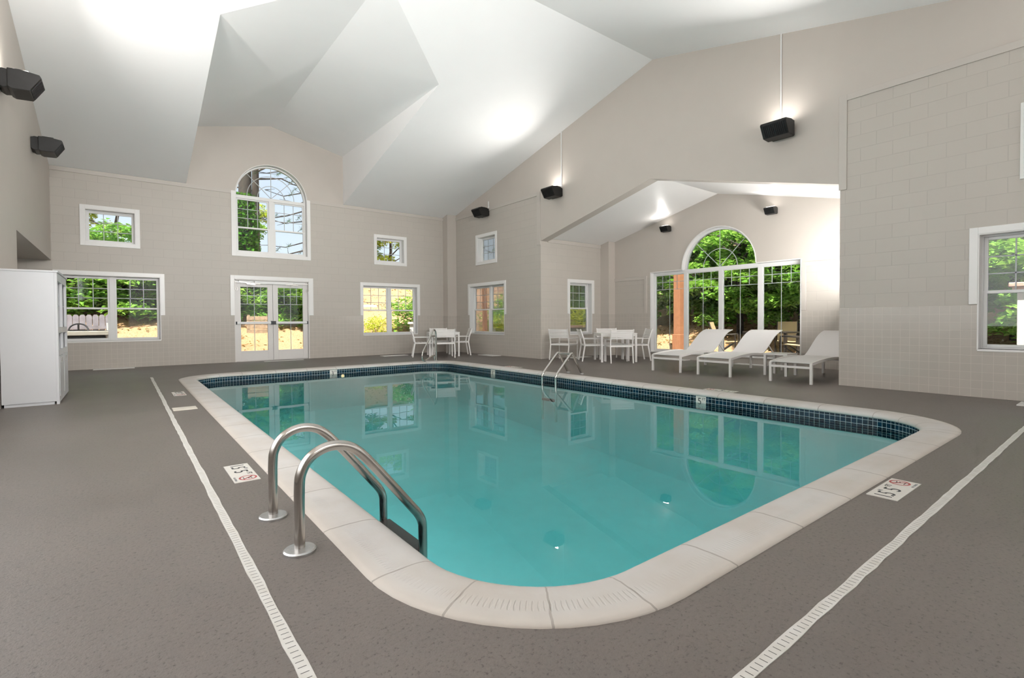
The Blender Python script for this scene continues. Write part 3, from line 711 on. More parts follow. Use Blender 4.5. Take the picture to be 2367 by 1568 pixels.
# ---------------------------------------------------------------- deck drains, lid, vents
def drain_mat():
    m, nt, out = new_mat('slotted drain cover'); v = objvec(nt); sp = N(nt, 'ShaderNodeSeparateXYZ'); nt.links.new(v, sp.inputs[0])
    a = math_(nt, 'ABSOLUTE', math_(nt, 'SUBTRACT', math_(nt, 'FRACT', math_(nt, 'DIVIDE', sp.outputs[0], .03)), .5))
    slot = math_(nt, 'MULTIPLY', math_(nt, 'LESS_THAN', a, .055), math_(nt, 'LESS_THAN', math_(nt, 'ABSOLUTE', sp.outputs[1]), .013))
    n = noise(nt, v, 14.); c = ramp(nt, n.outputs['Fac'], [(.3, (.60, .57, .52)), (.7, (.69, .67, .64))]).outputs[0]
    pbsdf(nt, out, mixc(nt, slot, c, (.04, .04, .035)), .45); return m
MT['draincover'] = drain_mat()
def drain(name, pts, label):
    a, b = Vector(pts[0]+(0,)), Vector(pts[1]+(0,)); d = b-a; Ln = d.length
    m = MB(); K = int(Ln/.12); jit = [(random.uniform(-.0035, .0035), random.uniform(-.0035, .0035)) for _ in range(K+1)]; vs = []
    for i in range(K+1):
        for sd, j in ((-1, 0), (1, 1)): vs.append((Ln*i/K, sd*.0205 + jit[i][j], .003))
    fs = [(2*i, 2*i+1, 2*i+3, 2*i+2) for i in range(K)]
    q = len(vs); vs += [(x, y, -.017) for x, y, z in vs]
    fs += [(2*i, 2*i+2, q+2*i+2, q+2*i) for i in range(K)] + [(2*i+1, q+2*i+1, q+2*i+3, 2*i+3) for i in range(K)]
    o = m.add(vs, fs).build(name, 'draincover', loc=tuple(a)); o.rotation_euler = (0, 0, math.atan2(d.y, d.x)); return tag(o, label, 'drain')
drain('deck_drain', ((.418, .78), (.418, 11.93)), 'long white slotted drain running past the near ladder towards the double door')
drain('deck_drain', ((.46, .735), (8.7, .80)), 'long white slotted drain running along the near pool edge to the right wall')
m = MB(); m.box(-.125, .125, -.12, .12, -.01, .006); o = m.build('skimmer_lid', 'cream', bevel=.003, loc=(.585, 7.35, 0)); tag(o, 'square cream lid in the deck beside the left drain', 'lid')
def vent(x0, x1, y0, y1, label):
    r = empty('floor_vent', label, 'vent', ((x0+x1)/2, (y0+y1)/2, 0)); a, b = (x1-x0)/2, (y1-y0)/2
    m = MB(); m.box(-a, a, -b, -b+.03, 0, .012); m.box(-a, a, b-.03, b, 0, .012); m.box(-a, -a+.03, -b+.03, b-.03, 0, .012); m.box(a-.03, a, -b+.03, b-.03, 0, .012); m.build('frame', 'vent', r)
    m = MB(); nn = 9
    for i in range(nn):
        if a > b: q = -b+.03+(2*b-.06)*(i+.5)/nn; m.box(-a+.03, a-.03, q-.011, q+.011, 0, .0105)
        else: q = -a+.03+(2*a-.06)*(i+.5)/nn; m.box(q-.011, q+.011, -b+.03, b-.03, 0, .0105)
    m.build('louvre_grille', 'vent', r); return r
vent(-.55, .20, 14.62, 14.92, 'white floor vent under the twin window by the cabinet')
vent(6.13, 6.92, 14.15, 14.45, 'white floor vent under the twin window right of the door')
vent(8.56, 8.90, 12.03, 12.78, 'white floor vent between the first dining table and the right wall')
vent(11.25, 11.52, 7.40, 8.18, 'white floor vent behind the first lounger')
vent(11.25, 11.52, 5.40, 6.12, 'white floor vent behind the second lounger')
vent(9.75, 10.5, 9.86, 10.12, 'white floor vent under the narrow alcove window')
vent(8.45, 8.80, .30, 1.05, 'white floor vent at the right edge under the near sash window')
m = MB(); m.box(-.5, .5, -.06, .06, 0, .006); o = m.build('threshold_strip', 'vent', loc=(3.45, 14.58, 0)); tag(o, 'thin pale strip on the deck before the double door', 'strip')

# ---------------------------------------------------------------- near ladder
lad = empty('pool_ladder', 'stainless pool ladder with two arched rails at the near edge', 'pool ladder', (.63, 2.69, 0))
def smooth_path(pts, n=4):
    P = [Vector(p) for p in pts]; out = []
    for i in range(len(P)-1):
        p0, p1, p2, p3 = P[max(i-1, 0)], P[i], P[i+1], P[min(i+2, len(P)-1)]
        for j in range(n):
            t = j/n; out.append(.5*((2*p1) + (p2-p0)*t + (2*p0-5*p1+4*p2-p3)*t*t + (3*p1-p0-3*p2+p3)*t**3))
    return out + [P[-1]]
prof = [(0, 0), (0, .12), (.002, .30), (.012, .365), (.045, .422), (.10, .457), (.165, .468), (.235, .452), (.295, .408), (.36, .335), (.46, .213), (.56, .088), (.605, .030), (.628, -.02), (.632, -.09), (.632, -.40), (.632, -1.25)]
for dy in (-.26, .26):
    m = MB(); m.tube(smooth_path([(a, dy, z) for a, z in prof], 4), .024, 16); rail = m.build('handrail', 'rust', lad, smooth=True)
    m = MB(); m.lathe([(.072, 0), (.072, .010), (.066, .016), (.030, .020), (.027, .020)], (0, dy, 0), 28); m.build('flange', 'flange', rail, smooth=True)
for z in (-.20, -.48, -.76, -1.04):
    m = MB(); m.box(.575, .665, -.24, .24, z, z+.035); m.build('tread', 'tread', lad, bevel=.008)
# far ladder: two A-shaped rails joined by a crossbar
fl = empty('pool_ladder', 'chrome figure-four ladder with a crossbar at the far pool edge', 'pool ladder', (6.96, 7.10, 0))
pf = [(.12, .0), (.04, .125), (-.04, .25), (-.125, .385), (-.15, .412), (-.185, .40), (-.30, .29), (-.42, .17), (-.53, .06), (-.565, .01), (-.575, -.05), (-.575, -.3), (-.575, -.85)]
for dy in (-.18, .20):
    m = MB(); m.tube(smooth_path([(a, dy, z) for a, z in pf], 3), .024, 12); rail = m.build('handrail', 'chrome', fl, smooth=True)
    m = MB(); m.lathe([(.045, 0), (.045, .012), (.026, .018)], (.12, dy, 0), 16); m.build('flange', 'flange', rail, smooth=True)
m = MB(); m.tube([(-.14, -.18, .405), (-.14, .20, .405)], .024, 12); m.build('crossbar', 'chrome', fl, smooth=True)
for z in (-.20, -.48): m = MB(); m.box(-.61, -.53, -.16, .18, z, z+.04); m.build('tread', 'tread', fl, bevel=.006)
# grab rail at the corner steps
gr = empty('grab_rail', 'slim stainless grab rail at the pool corner before the first dining table', 'rail', (6.47, 11.60, 0), math.radians(203))
m = MB(); gp = [(0, 0, 0), (0, 0, .60), (.02, 0, .76), (.07, 0, .82), (.13, 0, .80), (.30, 0, .58), (.50, 0, .34), (.56, 0, .25), (.575, 0, .15), (.56, 0, .08), (.50, 0, .045), (.42, 0, .06), (.13, 0, .155), (.08, 0, .13), (.075, 0, 0.)]
m.tube(smooth_path(gp, 4), .02, 12); rail = m.build('handrail', 'chrome', gr, smooth=True)
m = MB(); m.lathe([(.05, 0), (.05, .012), (.024, .02)], (0, 0, 0), 16); m.lathe([(.05, 0), (.05, .011), (.024, .019)], (.075, 0, 0), 16); m.build('flange', 'flange', gr, smooth=True)

# ---------------------------------------------------------------- wall uplights
LIGHTS = []
def uplight(loc, rz, s, label, lit, power=0., wide=.42, aim=86., glow=4., group='black uplights on the main walls'):
    """local +x points into the room"""
    r = empty('wall_uplight', label, 'wall light', loc, rz, group)
    y = wide/2
    pr = [(.10, -.115), (.10, .120), (.22, .130), (.41, .105), (.43, .070), (.31, -.125), (.14, -.135)]
    pr = [(a*s, z*s) for a, z in pr]
    m = MB(); m.prism(pr, -y, y); h = m.build('housing', 'black', r, bevel=.008)
    m = MB(); m.prism([(0, -.09*s), (0, .10*s), (.05*s, .12*s), (.11*s, .115*s), (.11*s, -.11*s), (.05*s, -.12*s)], -y*.8, y*.8); m.build('wall_bracket', 'black', r, bevel=.006)
    m = MB()
    a0, a1 = Vector((.43*s, 0, .07*s)), Vector((.31*s, 0, -.125*s)); nn = Vector((.85, 0, -.52))
    for i in range(12):
        yy = -y*.84 + 2*y*.84*(i+.5)/12
        for q in (.10, ): m.bar(a0.lerp(a1, .08)+nn*.004+Vector((0, yy, 0)), a0.lerp(a1, .92)+nn*.004+Vector((0, yy, 0)), .012*s/.9, .012)
    m.build('louvre_grille', 'blackl', h)
    for q in (-.6, .6): m = MB(); m.lathe([(.010, -.004), (.010, .004)], (.125*s, y*q, .125*s), 8); m.build('bolt', 'flange', h)
    m = MB(); m.box(.15*s, .30*s, -y*.8, y*.8, .115*s, .139*s); m.build('lens', 'lens' if lit else 'blackl', h)
    if lit:
        ld = bpy.data.lights.new('uplight_lamp', 'AREA'); ld.shape = 'RECTANGLE'; ld.size = .12*s; ld.size_y = wide*.75; ld.energy = power; ld.color = (1., .965, .925); ld.spread = math.radians(135)
        lo = bpy.data.objects.new('uplight_lamp', ld); C.objects.link(lo)
        p = Vector((.22*s, 0, .155*s)); c, sn = math.cos(rz), math.sin(rz)
        lo.location = (loc[0]+c*p.x-sn*p.y, loc[1]+sn*p.x+c*p.y, loc[2]+p.z); 
        lo.rotation_euler = (Matrix.Rotation(rz, 3, 'Z') @ Matrix.Rotation(math.radians(aim), 3, 'Y') @ Matrix.Rotation(PI, 3, 'X')).to_euler()
        l2 = ld.copy(); l2.energy = glow; l2.spread = PI; o2 = bpy.data.objects.new('uplight_spill', l2); C.objects.link(o2); o2.location = lo.location; o2.rotation_euler = (PI, 0, rz)
        LIGHTS.append(lo)
    return r
PW = 56.; LW1, LW2, LW3, LW4 = 275., 200., 42., 150.
uplight((XB, 12.86, 4.38), PI, 1., 'black uplight above the small window on the right wall', False, PW)
uplight((XB, 9.60, 4.33), PI, 1., 'glowing black uplight left of the alcove peak, below a thin conduit', True, PW)
uplight((XB, 3.97, 4.23), PI, 1., 'glowing black uplight above the right-hand lounger, below the long conduit', True, PW)
uplight((XL, 12.3, 4.23), 0., 1., 'black uplight on the left wall by the block wall corner', False, PW)
uplight((XL, 9.30, 4.23), 0., 1., 'black uplight cut by the left edge of the photo', True, PW)
uplight((XC, 8.12, 3.47), PI, .62, 'small black uplight left of the half-round window', True, 4., .22, 66., .3, 'small alcove uplights')
uplight((XC, 5.36, 3.47), PI, .62, 'small black uplight right of the half-round window', True, 4., .22, 66., .3, 'small alcove uplights')
# added fill strips, out of view on the left, rear, right and alcove walls
for (x, y, z, rz, ln, pw, tilt, sp) in ((XL+.25, 3.6, 3.9, 0., 8.6, LW1, 30., 180.), (2.6, YF+.25, 3.3, PI/2, 5.5, LW2, 90., 84.), (XB-.25, -.5, 4.0, PI, 1.8, LW3, 50., 180.), (10.35, YR+.2, 1.9, PI/2, 1.9, LW4, 50., 180.)):
    ld = bpy.data.lights.new('fill_row', 'AREA'); ld.shape = 'RECTANGLE'; ld.size = .14; ld.size_y = ln; ld.energy = pw; ld.spread = math.radians(sp); ld.color = (1., .98, .96)
    lo = bpy.data.objects.new('fill_row', ld); C.objects.link(lo); lo.location = (x, y, z); lo.rotation_euler = (Matrix.Rotation(rz, 3, 'Z') @ Matrix.Rotation(math.radians(tilt), 3, 'Y') @ Matrix.Rotation(PI, 3, 'X')).to_euler()
def conduit(y, z0, z1, label):
    m = MB(); m.tube([(0, 0, 0), (0, 0, z1-z0)], .013, 8); r = empty('conduit', label, 'conduit', (XB-.015, y, z0))
    m.build('pipe', 'vinyl', r, smooth=True); m = MB(); m.box(-.015, .015, -.02, .02, .02, .06); m.build('clip', 'vinyl', r)
conduit(9.46, 4.46, roof(9.46)-.0, 'thin pale conduit rising from the uplight left of the alcove peak')
conduit(4.02, 4.37, roof(4.02), 'long pale conduit rising from the uplight above the loungers')
conduit(12.72, 4.50, 4.72, 'short pale conduit stub over the first right-wall uplight')

# ---------------------------------------------------------------- towel cabinet
cab = empty('towel_cabinet', 'tall white towel cabinet with open shelves at the left wall', 'cabinet', (-.945, 9.52, 0))
cx0, cx1, cy0, cy1, ch = -.27, .272, -.675, .68, 1.745
m = MB(); m.box(cx0, cx1-.03, cy0, cy0+.02, .04, ch-.02); m.build('side_panel', 'cab', cab)
m = MB(); m.box(cx0, cx1-.03, cy1-.02, cy1, .04, ch-.02); m.build('side_panel', 'cab', cab)
m = MB(); m.box(cx0, cx0+.015, cy0+.02, cy1-.02, .04, ch-.02); m.build('back_panel', 'cabin', cab)
m = MB(); m.box(cx0, cx1+.012, cy0-.012, cy1+.012, ch-.02, ch+.004); m.build('top', 'cab', cab, bevel=.004)
m = MB(); m.box(cx0+.02, cx1-.05, cy0+.02, cy1-.02, 0, .07); m.build('plinth', 'cabin', cab)
m = MB()
for (a, b) in ((cy0, cy0+.09), (-.03, .03), (cy1-.07, cy1)): m.box(cx1-.03, cx1, a, b, .0 if a == cy0 else .02, ch-.02)
for (a, b) in ((.02, .09), (.63, .71), (.93, 1.01), (1.62, ch-.021)): m.box(cx1-.029, cx1-.001, cy0+.09, cy1-.07, a, b)
m.build('face_frame', 'cab', cab, bevel=.002)
m = MB(); m.box(cx0+.015, cx1-.031, -.012, .012, .07, ch-.02); m.build('divider', 'cabin', cab)
for z in (.66, .955, 1.30): m = MB(); m.box(cx0+.016, cx1-.031, cy0+.021, cy1-.021, z, z+.02); m.build('shelf', 'cabin', cab)
for (a, b) in ((cy0+.095, -.035), (.035, cy1-.075)):
    m = MB(); m.box(cx1-.022, cx1+.004, a, b, .095, .625); dr = m.build('hamper_door', 'cab', cab, bevel=.003)
    m = MB(); c = (a+b)/2; m.box(cx1+.003, cx1+.006, c-.13, c+.13, .535, .60); lp = m.build('label_plate', 'vinyl', dr)
    m = MB()
    for i in range(3): m.box(cx1+.0055, cx1+.0068, c-.11, c+.11-.03*i, .582-.018*i, .589-.018*i)
    m.build('printed_lines', 'inkg', lp)
def towel_proto():
    m = MB(); w, d = .11, .17
    for i in range(3):                                               # three folds stacked
        z = .012+.034*i; ring_ = [(math.copysign(abs(math.cos(t))**.5, math.cos(t)), math.copysign(abs(math.sin(t))**.6, math.sin(t))) for t in [2*PI*q/14 for q in range(14)]]
        m.add([(xx, a*w*(1-.04*i), z+.017+b*.017) for xx in (-d, d) for a, b in ring_], [tuple(range(14)), tuple(range(27, 13, -1))] + [(q, (q+1) % 14, 14+(q+1) % 14, 14+q) for q in range(14)])
    return m.build('towel', 'towel', smooth=True)
tp = towel_proto(); first = True
for bay in ((cy0+.10, -.03), (.03, cy1-.08)):
    for sh in (.976, 1.321):
        for col in (0, 1):
            for st in range(2):
                o = tp if first else tp.copy()
                if not first: C.objects.link(o)
                first = False
                yy = bay[0] + (bay[1]-bay[0])*(.27+.46*col)
                o.location = (-.945+.03+random.uniform(-.015, .015), 9.52+yy, sh+st*.115); o.rotation_euler = (0, 0, random.uniform(-.06, .06))
                tag(o, 'folded white towel stacked on an open shelf of the white cabinet', 'towel', 'folded towels in the cabinet')

# ---------------------------------------------------------------- dining furniture
def make_chair():
    r = empty('dining_chair'); r['category'] = 'chair'
    w, d = .27, .25                                                  # half width, half depth; faces +x, rear at -x
    for sy in (-1, 1):
        m = MB(); m.bar((d, sy*w, 0), (d, sy*w, .565), .026, .034); m.build('leg', 'chair', r, bevel=.003)
        m = MB(); m.bar((-d-.07, sy*w, 0), (-d+.0, sy*w, .42), .026, .034); m.bar((-d, sy*w, .40), (-d-.03, sy*w, .58), .026, .034); m.bar((-d-.028, sy*w, .565), (-d-.115, sy*w, .82), .026, .03); m.build('leg', 'chair', r, bevel=.003)
        m = MB(); m.box(-d-.04, d+.02, sy*w-.024, sy*w+.024, .565, .583); m.build('armrest', 'chair', r, bevel=.004)
    m = MB()
    for sy in (-1, 1): m.bar((-d, sy*(w-.0), .405), (d, sy*(w-.0), .405), .024, .03)
    m.bar((d, -w, .405), (d, w, .405), .024, .03); m.bar((-d, -w, .405), (-d, w, .405), .024, .03); m.build('seat_frame', 'chair', r)
    m = MB()
    for i in range(6): x = -d+.03+(2*d-.03)*i/5; m.box(x-.034, x+.034, -w+.013, w-.013, .418, .428)
    m.build('seat', 'chair', r)
    m = MB()
    for i in range(6):
        t = i/5; x = -d-.03-.075*t; z = .60+.195*t
        pts = [(x-.028*(1-(2*q-1)**2), -w+2*w*q, z) for q in [j/8 for j in range(9)]]
        for j in range(8): m.bar(pts[j], pts[j+1], .010, .031)
    m.build('backrest', 'chair', r); return r
def place(proto, first, x, y, ang, label, group):
    o = proto if first else copy_tree(proto)
    o.location = (x, y, 0); o.rotation_euler = (0, 0, ang); tag(o, label, 'chair', group); return o
def make_table():
    r = empty('dining_table'); h = .455
    m = MB(); ring_ = ((-h, h, -h, -h+.06), (-h, h, h-.06, h), (-h, -h+.06, -h+.06, h-.06), (h-.06, h, -h+.06, h-.06))
    for a in ring_: m.box(*a, .695, .72)
    for i in range(7): q = -h+.06+(2*h-.12)*(i+.5)/7; m.box(-h+.06, h-.06, q-.055, q+.055, .70, .716)
    m.build('tabletop', 'chair', r, bevel=.003)
    m = MB(); e = h-.03
    for a in ((-e, e, -e-.012, -e+.012), (-e, e, e-.012, e+.012), (-e-.012, -e+.012, -e, e), (e-.012, e+.012, -e, e)): m.box(*a, .64, .695)
    m.build('apron', 'chair', r)
    for sx in (-1, 1):
        for sy in (-1, 1): m = MB(); m.box(sx*e-.025, sx*e+.025, sy*e-.025, sy*e+.025, 0, .69); m.build('leg', 'chair', r, bevel=.004)
    return r
g = lambda deg: math.radians(deg)
tb = make_table(); th1, th2 = g(24), g(35.5)
tb.location = (7.66, 13.32, 0); tb.rotation_euler = (0, 0, -th1); tag(tb, 'square white slatted table in the corner behind the grab rail', 'table', 'white dining tables')
t2 = copy_tree(tb); t2.location = (9.97, 8.575, 0); t2.rotation_euler = (0, 0, -th2); tag(t2, 'square white slatted table in the alcove left of the loungers', 'table', 'white dining tables')
chp = make_chair(); G1, G2 = 'chairs round the corner table', 'chairs round the alcove table'
def e(th): return Vector((math.cos(th), -math.sin(th))), Vector((math.sin(th), math.cos(th)))
e1, e2 = e(th1)
def rear(px, py, fx, fy, first, label, group):                       # given the middle of the rear feet and the facing direction
    L = math.hypot(fx, fy); fx, fy = fx/L, fy/L
    return place(chp, first, px+fx*.32, py+fy*.32, math.atan2(fy, fx), label, group)
rear(6.73, 13.50, e1.x, e1.y, True, 'white slatted armchair in profile at the corner table, under the twin window', G1)
rear(7.22, 12.42, e2.x, e2.y, False, 'white slatted armchair with its back to the pool, right behind the grab rail', G1)
rear(8.48, 13.12, -e1.x, -e1.y, False, 'white slatted armchair at the corner table nearest the right wall', G1)
rear(8.05, 14.28, -e2.x, -e2.y, False, 'white slatted armchair on the far side of the corner table by the column', G1)
e1, e2 = e(th2)
rear(9.36, 9.20, e1.x, e1.y, False, 'white slatted armchair in profile at the alcove table, facing the loungers', G2)
rear(9.50, 7.94, e2.x, e2.y, False, 'white slatted armchair with its back to the pool at the alcove table', G2)
rear(10.78, 8.17, -e1.x, -e1.y, False, 'white slatted armchair between the alcove table and the first lounger', G2)
rear(10.62, 9.42, -e2.x, -e2.y, False, 'white slatted armchair on the far side of the alcove table by the column', G2)
rear(9.02, 9.66, .85, .30, False, 'white slatted armchair standing apart against the alcove side wall', G2)

# ---------------------------------------------------------------- loungers and side table
BACKP = [(1.19, .388), (1.27, .43), (1.38, .505), (1.5, .595), (1.62, .68), (1.74, .75), (1.86, .798), (1.98, .825)]
def make_lounger():
    r = empty('sun_lounger'); w = .325                                # foot end at x=0, head towards +x
    arcp = [(0, .325), (.12, .340), (.35, .365), (.7, .385), (1.0, .375), (1.25, .345), (1.5, .315), (1.97, .30)]
    for sy in (-1, 1):
        m = MB(); P = smooth_path([(a, sy*w, z) for a, z in arcp], 3)
        for i in range(len(P)-1): m.bar(P[i], P[i+1], .028, .042)
        m.build('side_rail', 'chair', r)
        for x, zz in ((.0, .33), (1.95, .30)): m = MB(); m.bar((x, sy*(w), 0), (x, sy*(w), zz), .040, .040); m.build('leg', 'chair', r, bevel=.004)
    m = MB(); m.bar((0, -w, .265), (0, w, .265), .03, .035); m.bar((1.95, -w, .27), (1.95, w, .27), .03, .035); m.bar((1.0, -w, .36), (1.0, w, .36), .025, .025); m.build('cross_rail', 'chair', r)
    prof = [(.0, .343), (.06, .346), (.2, .358), (.5, .375), (.8, .385), (1.05, .385), (1.2, .39)]
    m = MB(); m.ribbon([(p.x, p.z) for p in smooth_path([(a, 0, z) for a, z in prof], 3)], -w+.012, w-.012, .012); m.build('seat', 'sling', r, smooth=True)
    back = BACKP
    m = MB(); bp = [(p.x, p.z) for p in smooth_path([(a, 0, z) for a, z in back], 3)]; m.ribbon(bp, -w+.004, w-.004, .016); bo = m.build('backrest', 'sling', r, smooth=True)
    m = MB()
    for sy in (-1, 1): m.bar((1.45, sy*(w-.03), .54), (1.68, sy*(w-.03), .335), .012, .02)
    m.build('back_prop', 'chair', bo)
    m = MB(); m.ribbon([(.015, .335), (.08, .322), (.3, .335), (.45, .355)], -w+.05, w-.05, .006); m.build('sling_underside', 'slingd', r, smooth=True)
    return r
lp = make_lounger(); GL = 'white sun loungers in the alcove'
for i, (y, x, a, lab) in enumerate(((6.12, 8.685, 0., 'white sling lounger nearest the alcove dining table'), (5.095, 8.695, -1., 'white sling lounger in the middle of the three, left of the side table'), (3.73, 8.68, -2.5, 'white sling lounger half hidden by the block wall, right of the side table'))):
    o = lp if i == 0 else copy_tree(lp); o.location = (x, y, 0); o.rotation_euler = (0, 0, g(a)); tag(o, lab, 'sun lounger', GL)
st = empty('side_table', 'small white square side table between the second and third loungers', 'table', (9.74, 4.365, 0))
m = MB()
for i in range(4): q = -.21+.42*(i+.5)/4; m.box(-.21, .21, q-.047, q+.047, .40, .412)
m.box(-.215, .215, -.215, -.195, .385, .413); m.box(-.215, .215, .195, .215, .385, .413); m.box(-.215, -.195, -.195, .195, .385, .413); m.box(.195, .215, -.195, .195, .385, .413)
m.build('tabletop', 'chair', st)
for sx in (-1, 1):
    for sy in (-1, 1): m = MB(); m.box(sx*.19-.022, sx*.19+.022, sy*.19-.022, sy*.19+.022, 0, .385); m.build('leg', 'chair', st)

# ---------------------------------------------------------------- outside: ground
def gz(x, y):
    da = max(0, y - (YA+1.6)); db = max(0, x - (XC+3.2))
    za = .30*da if da < 14 else 4.2 + .12*(da-14)
    zb_ = .20*db if db < 6 else 1.2 + .42*(db-6)
    return -.06 + max(za, zb_) + .10*math.sin(x*1.3+y*.7)*min(1, (da+db)/3) + .06*math.sin(x*2.9-y*2.3)*min(1, (da+db)/3)
m = MB(); n_ = 84; X0, X1, Y0, Y1 = -22., 44., -16., 52.
vs = [(X0+(X1-X0)*i/n_, Y0+(Y1-Y0)*j/n_, 0) for i in range(n_+1) for j in range(n_+1)]
vs = [(x, y, gz(x, y) if (x > XC+.3 or y > YA+.3) else -2.2) for x, y, _ in vs]
m.add(vs, [(i*(n_+1)+j, (i+1)*(n_+1)+j, (i+1)*(n_+1)+j+1, i*(n_+1)+j+1) for i in range(n_) for j in range(n_)])
tag(m.build('ground', 'mulch', smooth=True), 'pine straw bank rising outside the windows', 'ground', kind='structure')
m = MB(); m.box(XC+.22, 15.4, YR-6, YD+3, -.12, -.02); m.box(XB+.25, XC+.2, YD+.25, YA+4, -.12, -.021)
tag(m.build('patio_pavement', 'concrete'), 'pale concrete patio outside the alcove window', 'patio', kind='structure')

# ---------------------------------------------------------------- plants
def leaves(m, pts, size, up=.75, asp=.55):
    for (x, y, z) in pts:
        n = Vector((random.gauss(0, 1)*(1-up), random.gauss(0, 1)*(1-up), up)).normalized()
        a = random.uniform(0, 2*PI); t = Vector((math.cos(a), math.sin(a), 0)); t = (t - n*t.dot(n)).normalized(); b = n.cross(t)
        s = size*random.uniform(.7, 1.3); p = Vector((x, y, z)); dr = Vector((0, 0, -s*.22))
        m.add([p - t*s*.5, p + b*s*asp*.5, p + t*s*.5 + dr, p - b*s*asp*.5], [(0, 1, 2, 3)])
def crown_mesh(rx, rz, clumps, per, size, seed, flat=.16, cr=.5, shell=.35):
    random.seed(seed); m = MB()
    for _ in range(clumps):
        while True:
            q = Vector((random.uniform(-1, 1), random.uniform(-1, 1), random.uniform(-1, 1)))
            if shell < q.length < 1: break
        c = Vector((q.x*rx, q.y*rx, q.z*rz)); R = cr*random.uniform(.6, 1.2); pts = []
        for _ in range(per):
            a, u = random.uniform(0, 2*PI), math.sqrt(random.random())*R
            pts.append((c.x+u*math.cos(a), c.y+u*math.sin(a), c.z + random.gauss(0, flat*.5) - .28*u*u/R))
        leaves(m, pts, size)
    return m
def trunk_mesh(h, r, seed, branches=5, spread=1.4):
    random.seed(seed); m = MB()
    P = [(random.gauss(0, .04)*i, random.gauss(0, .04)*i, h*i/5) for i in range(6)]; m.tube(P, [r*(1-.11*i) for i in range(6)], 9)
    for i in range(branches):
        a = random.uniform(0, 2*PI); z = h*random.uniform(.35, .85); L = spread*random.uniform(.6, 1.1)
        m.tube([(0, 0, z), (math.cos(a)*L*.5, math.sin(a)*L*.5, z+L*.28), (math.cos(a)*L, math.sin(a)*L, z+L*.42)], [r*.4, r*.25, r*.1], 6)
    return m
def tree_proto(name, seed, rx, rz, zc, clumps, per, size, mat, h, r):
    root = empty(name)
    trunk_mesh(h, r, seed).build('trunk', 'bark', root, smooth=True)
    o = crown_mesh(rx, rz, clumps, per, size, seed+1).build('crown', mat, root); o.location = (0, 0, zc)
    return root
used = {}
protos = {
 'maple': tree_proto('maple_tree', 11, 2.2, 2.0, 2.1, 70, 150, .19, 'leaf', 3.6, .12),
 'maple2': tree_proto('maple_tree', 23, 2.3, 2.4, 2.3, 74, 150, .20, 'leaf', 4.2, .14),
 'shrub': tree_proto('green_shrub', 31, .62, .50, .62, 26, 60, .12, 'leaf', .7, .03),
 'yshrub': tree_proto('yellow_shrub', 41, .55, .50, .55, 26, 60, .10, 'leafy', .6, .025),
 'ytree': tree_proto('light_green_tree', 51, 2.0, 1.9, 3.4, 40, 110, .20, 'leafy', 4.4, .11),
 'bush': tree_proto('green_bush', 71, 1.15, .95, .85, 46, 90, .16, 'leaf', .9, .04),
 'dshrub': tree_proto('dark_shrub', 61, .8, .7, .8, 30, 70, .13, 'leafd', .8, .04),
}
def plant(kind, x, y, label, cat='tree', s=1., rz=None, group=None, dz=0.):
    p = protos[kind]
    o = copy_tree(p) if used.get(kind) else p
    used[kind] = 1
    o.location = (x, y, gz(x, y)-.05+dz); o.rotation_euler = (0, 0, random.uniform(0, 6.28) if rz is None else rz); o.scale = (s, s, s)
    tag(o, label, cat, group); return o
random.seed(99)
GT, GS = 'trees on the bank outside', 'shrubs on the bank outside'
# behind the large alcove window
plant('maple', 19.0, 12.6, 'leafy green tree behind the brown post in the large window', s=1.15, group=GT)
plant('maple', 18.2, 9.6, 'leafy green tree filling the second light of the large window', s=1.1, group=GT)
plant('maple2', 17.2, 7.0, 'bright green tree overhanging the third light of the large window', s=1.05, group=GT)
plant('maple', 16.6, 4.6, 'dense green tree behind the patio chairs', s=1.1, group=GT)
plant('maple2', 17.6, 2.2, 'green tree seen past the white pillar', s=1.0, group=GT)
plant('maple2', 22.5, 10.6, 'tall green tree seen in the left of the half-round window', s=1.5, group=GT)
plant('maple', 22.0, 7.4, 'tall green tree seen in the middle of the half-round window', s=1.6, group=GT)
plant('maple2', 21.2, 4.6, 'tall green tree seen in the right of the half-round window', s=1.5, group=GT)
plant('maple', 18.4, 17.6, 'green tree behind the narrow alcove window', s=1.4, group=GT)
plant('maple2', 24.0, 1.0, 'green tree at the far end of the bank beyond the pillar', s=1.4, group=GT)
plant('maple', 15.6, .6, 'green tree close behind the right edge window', s=.95, group=GT)
plant('maple2', 26.5, 12.6, 'tall tree far up the bank behind the brown post', s=1.6, group=GT)
plant('maple', 26.0, 8.6, 'tall tree far up the bank behind the second light', s=1.7, group=GT)
plant('maple2', 25.6, 5.2, 'tall tree far up the bank behind the patio table', s=1.6, group=GT)
plant('maple', 20.4, 13.9, 'green tree between the brown post and the narrow alcove window', s=1.1, group=GT)
plant('maple', 26.5, 18.6, 'tall green tree closing the bank beyond the corner', s=1.6, group=GT)
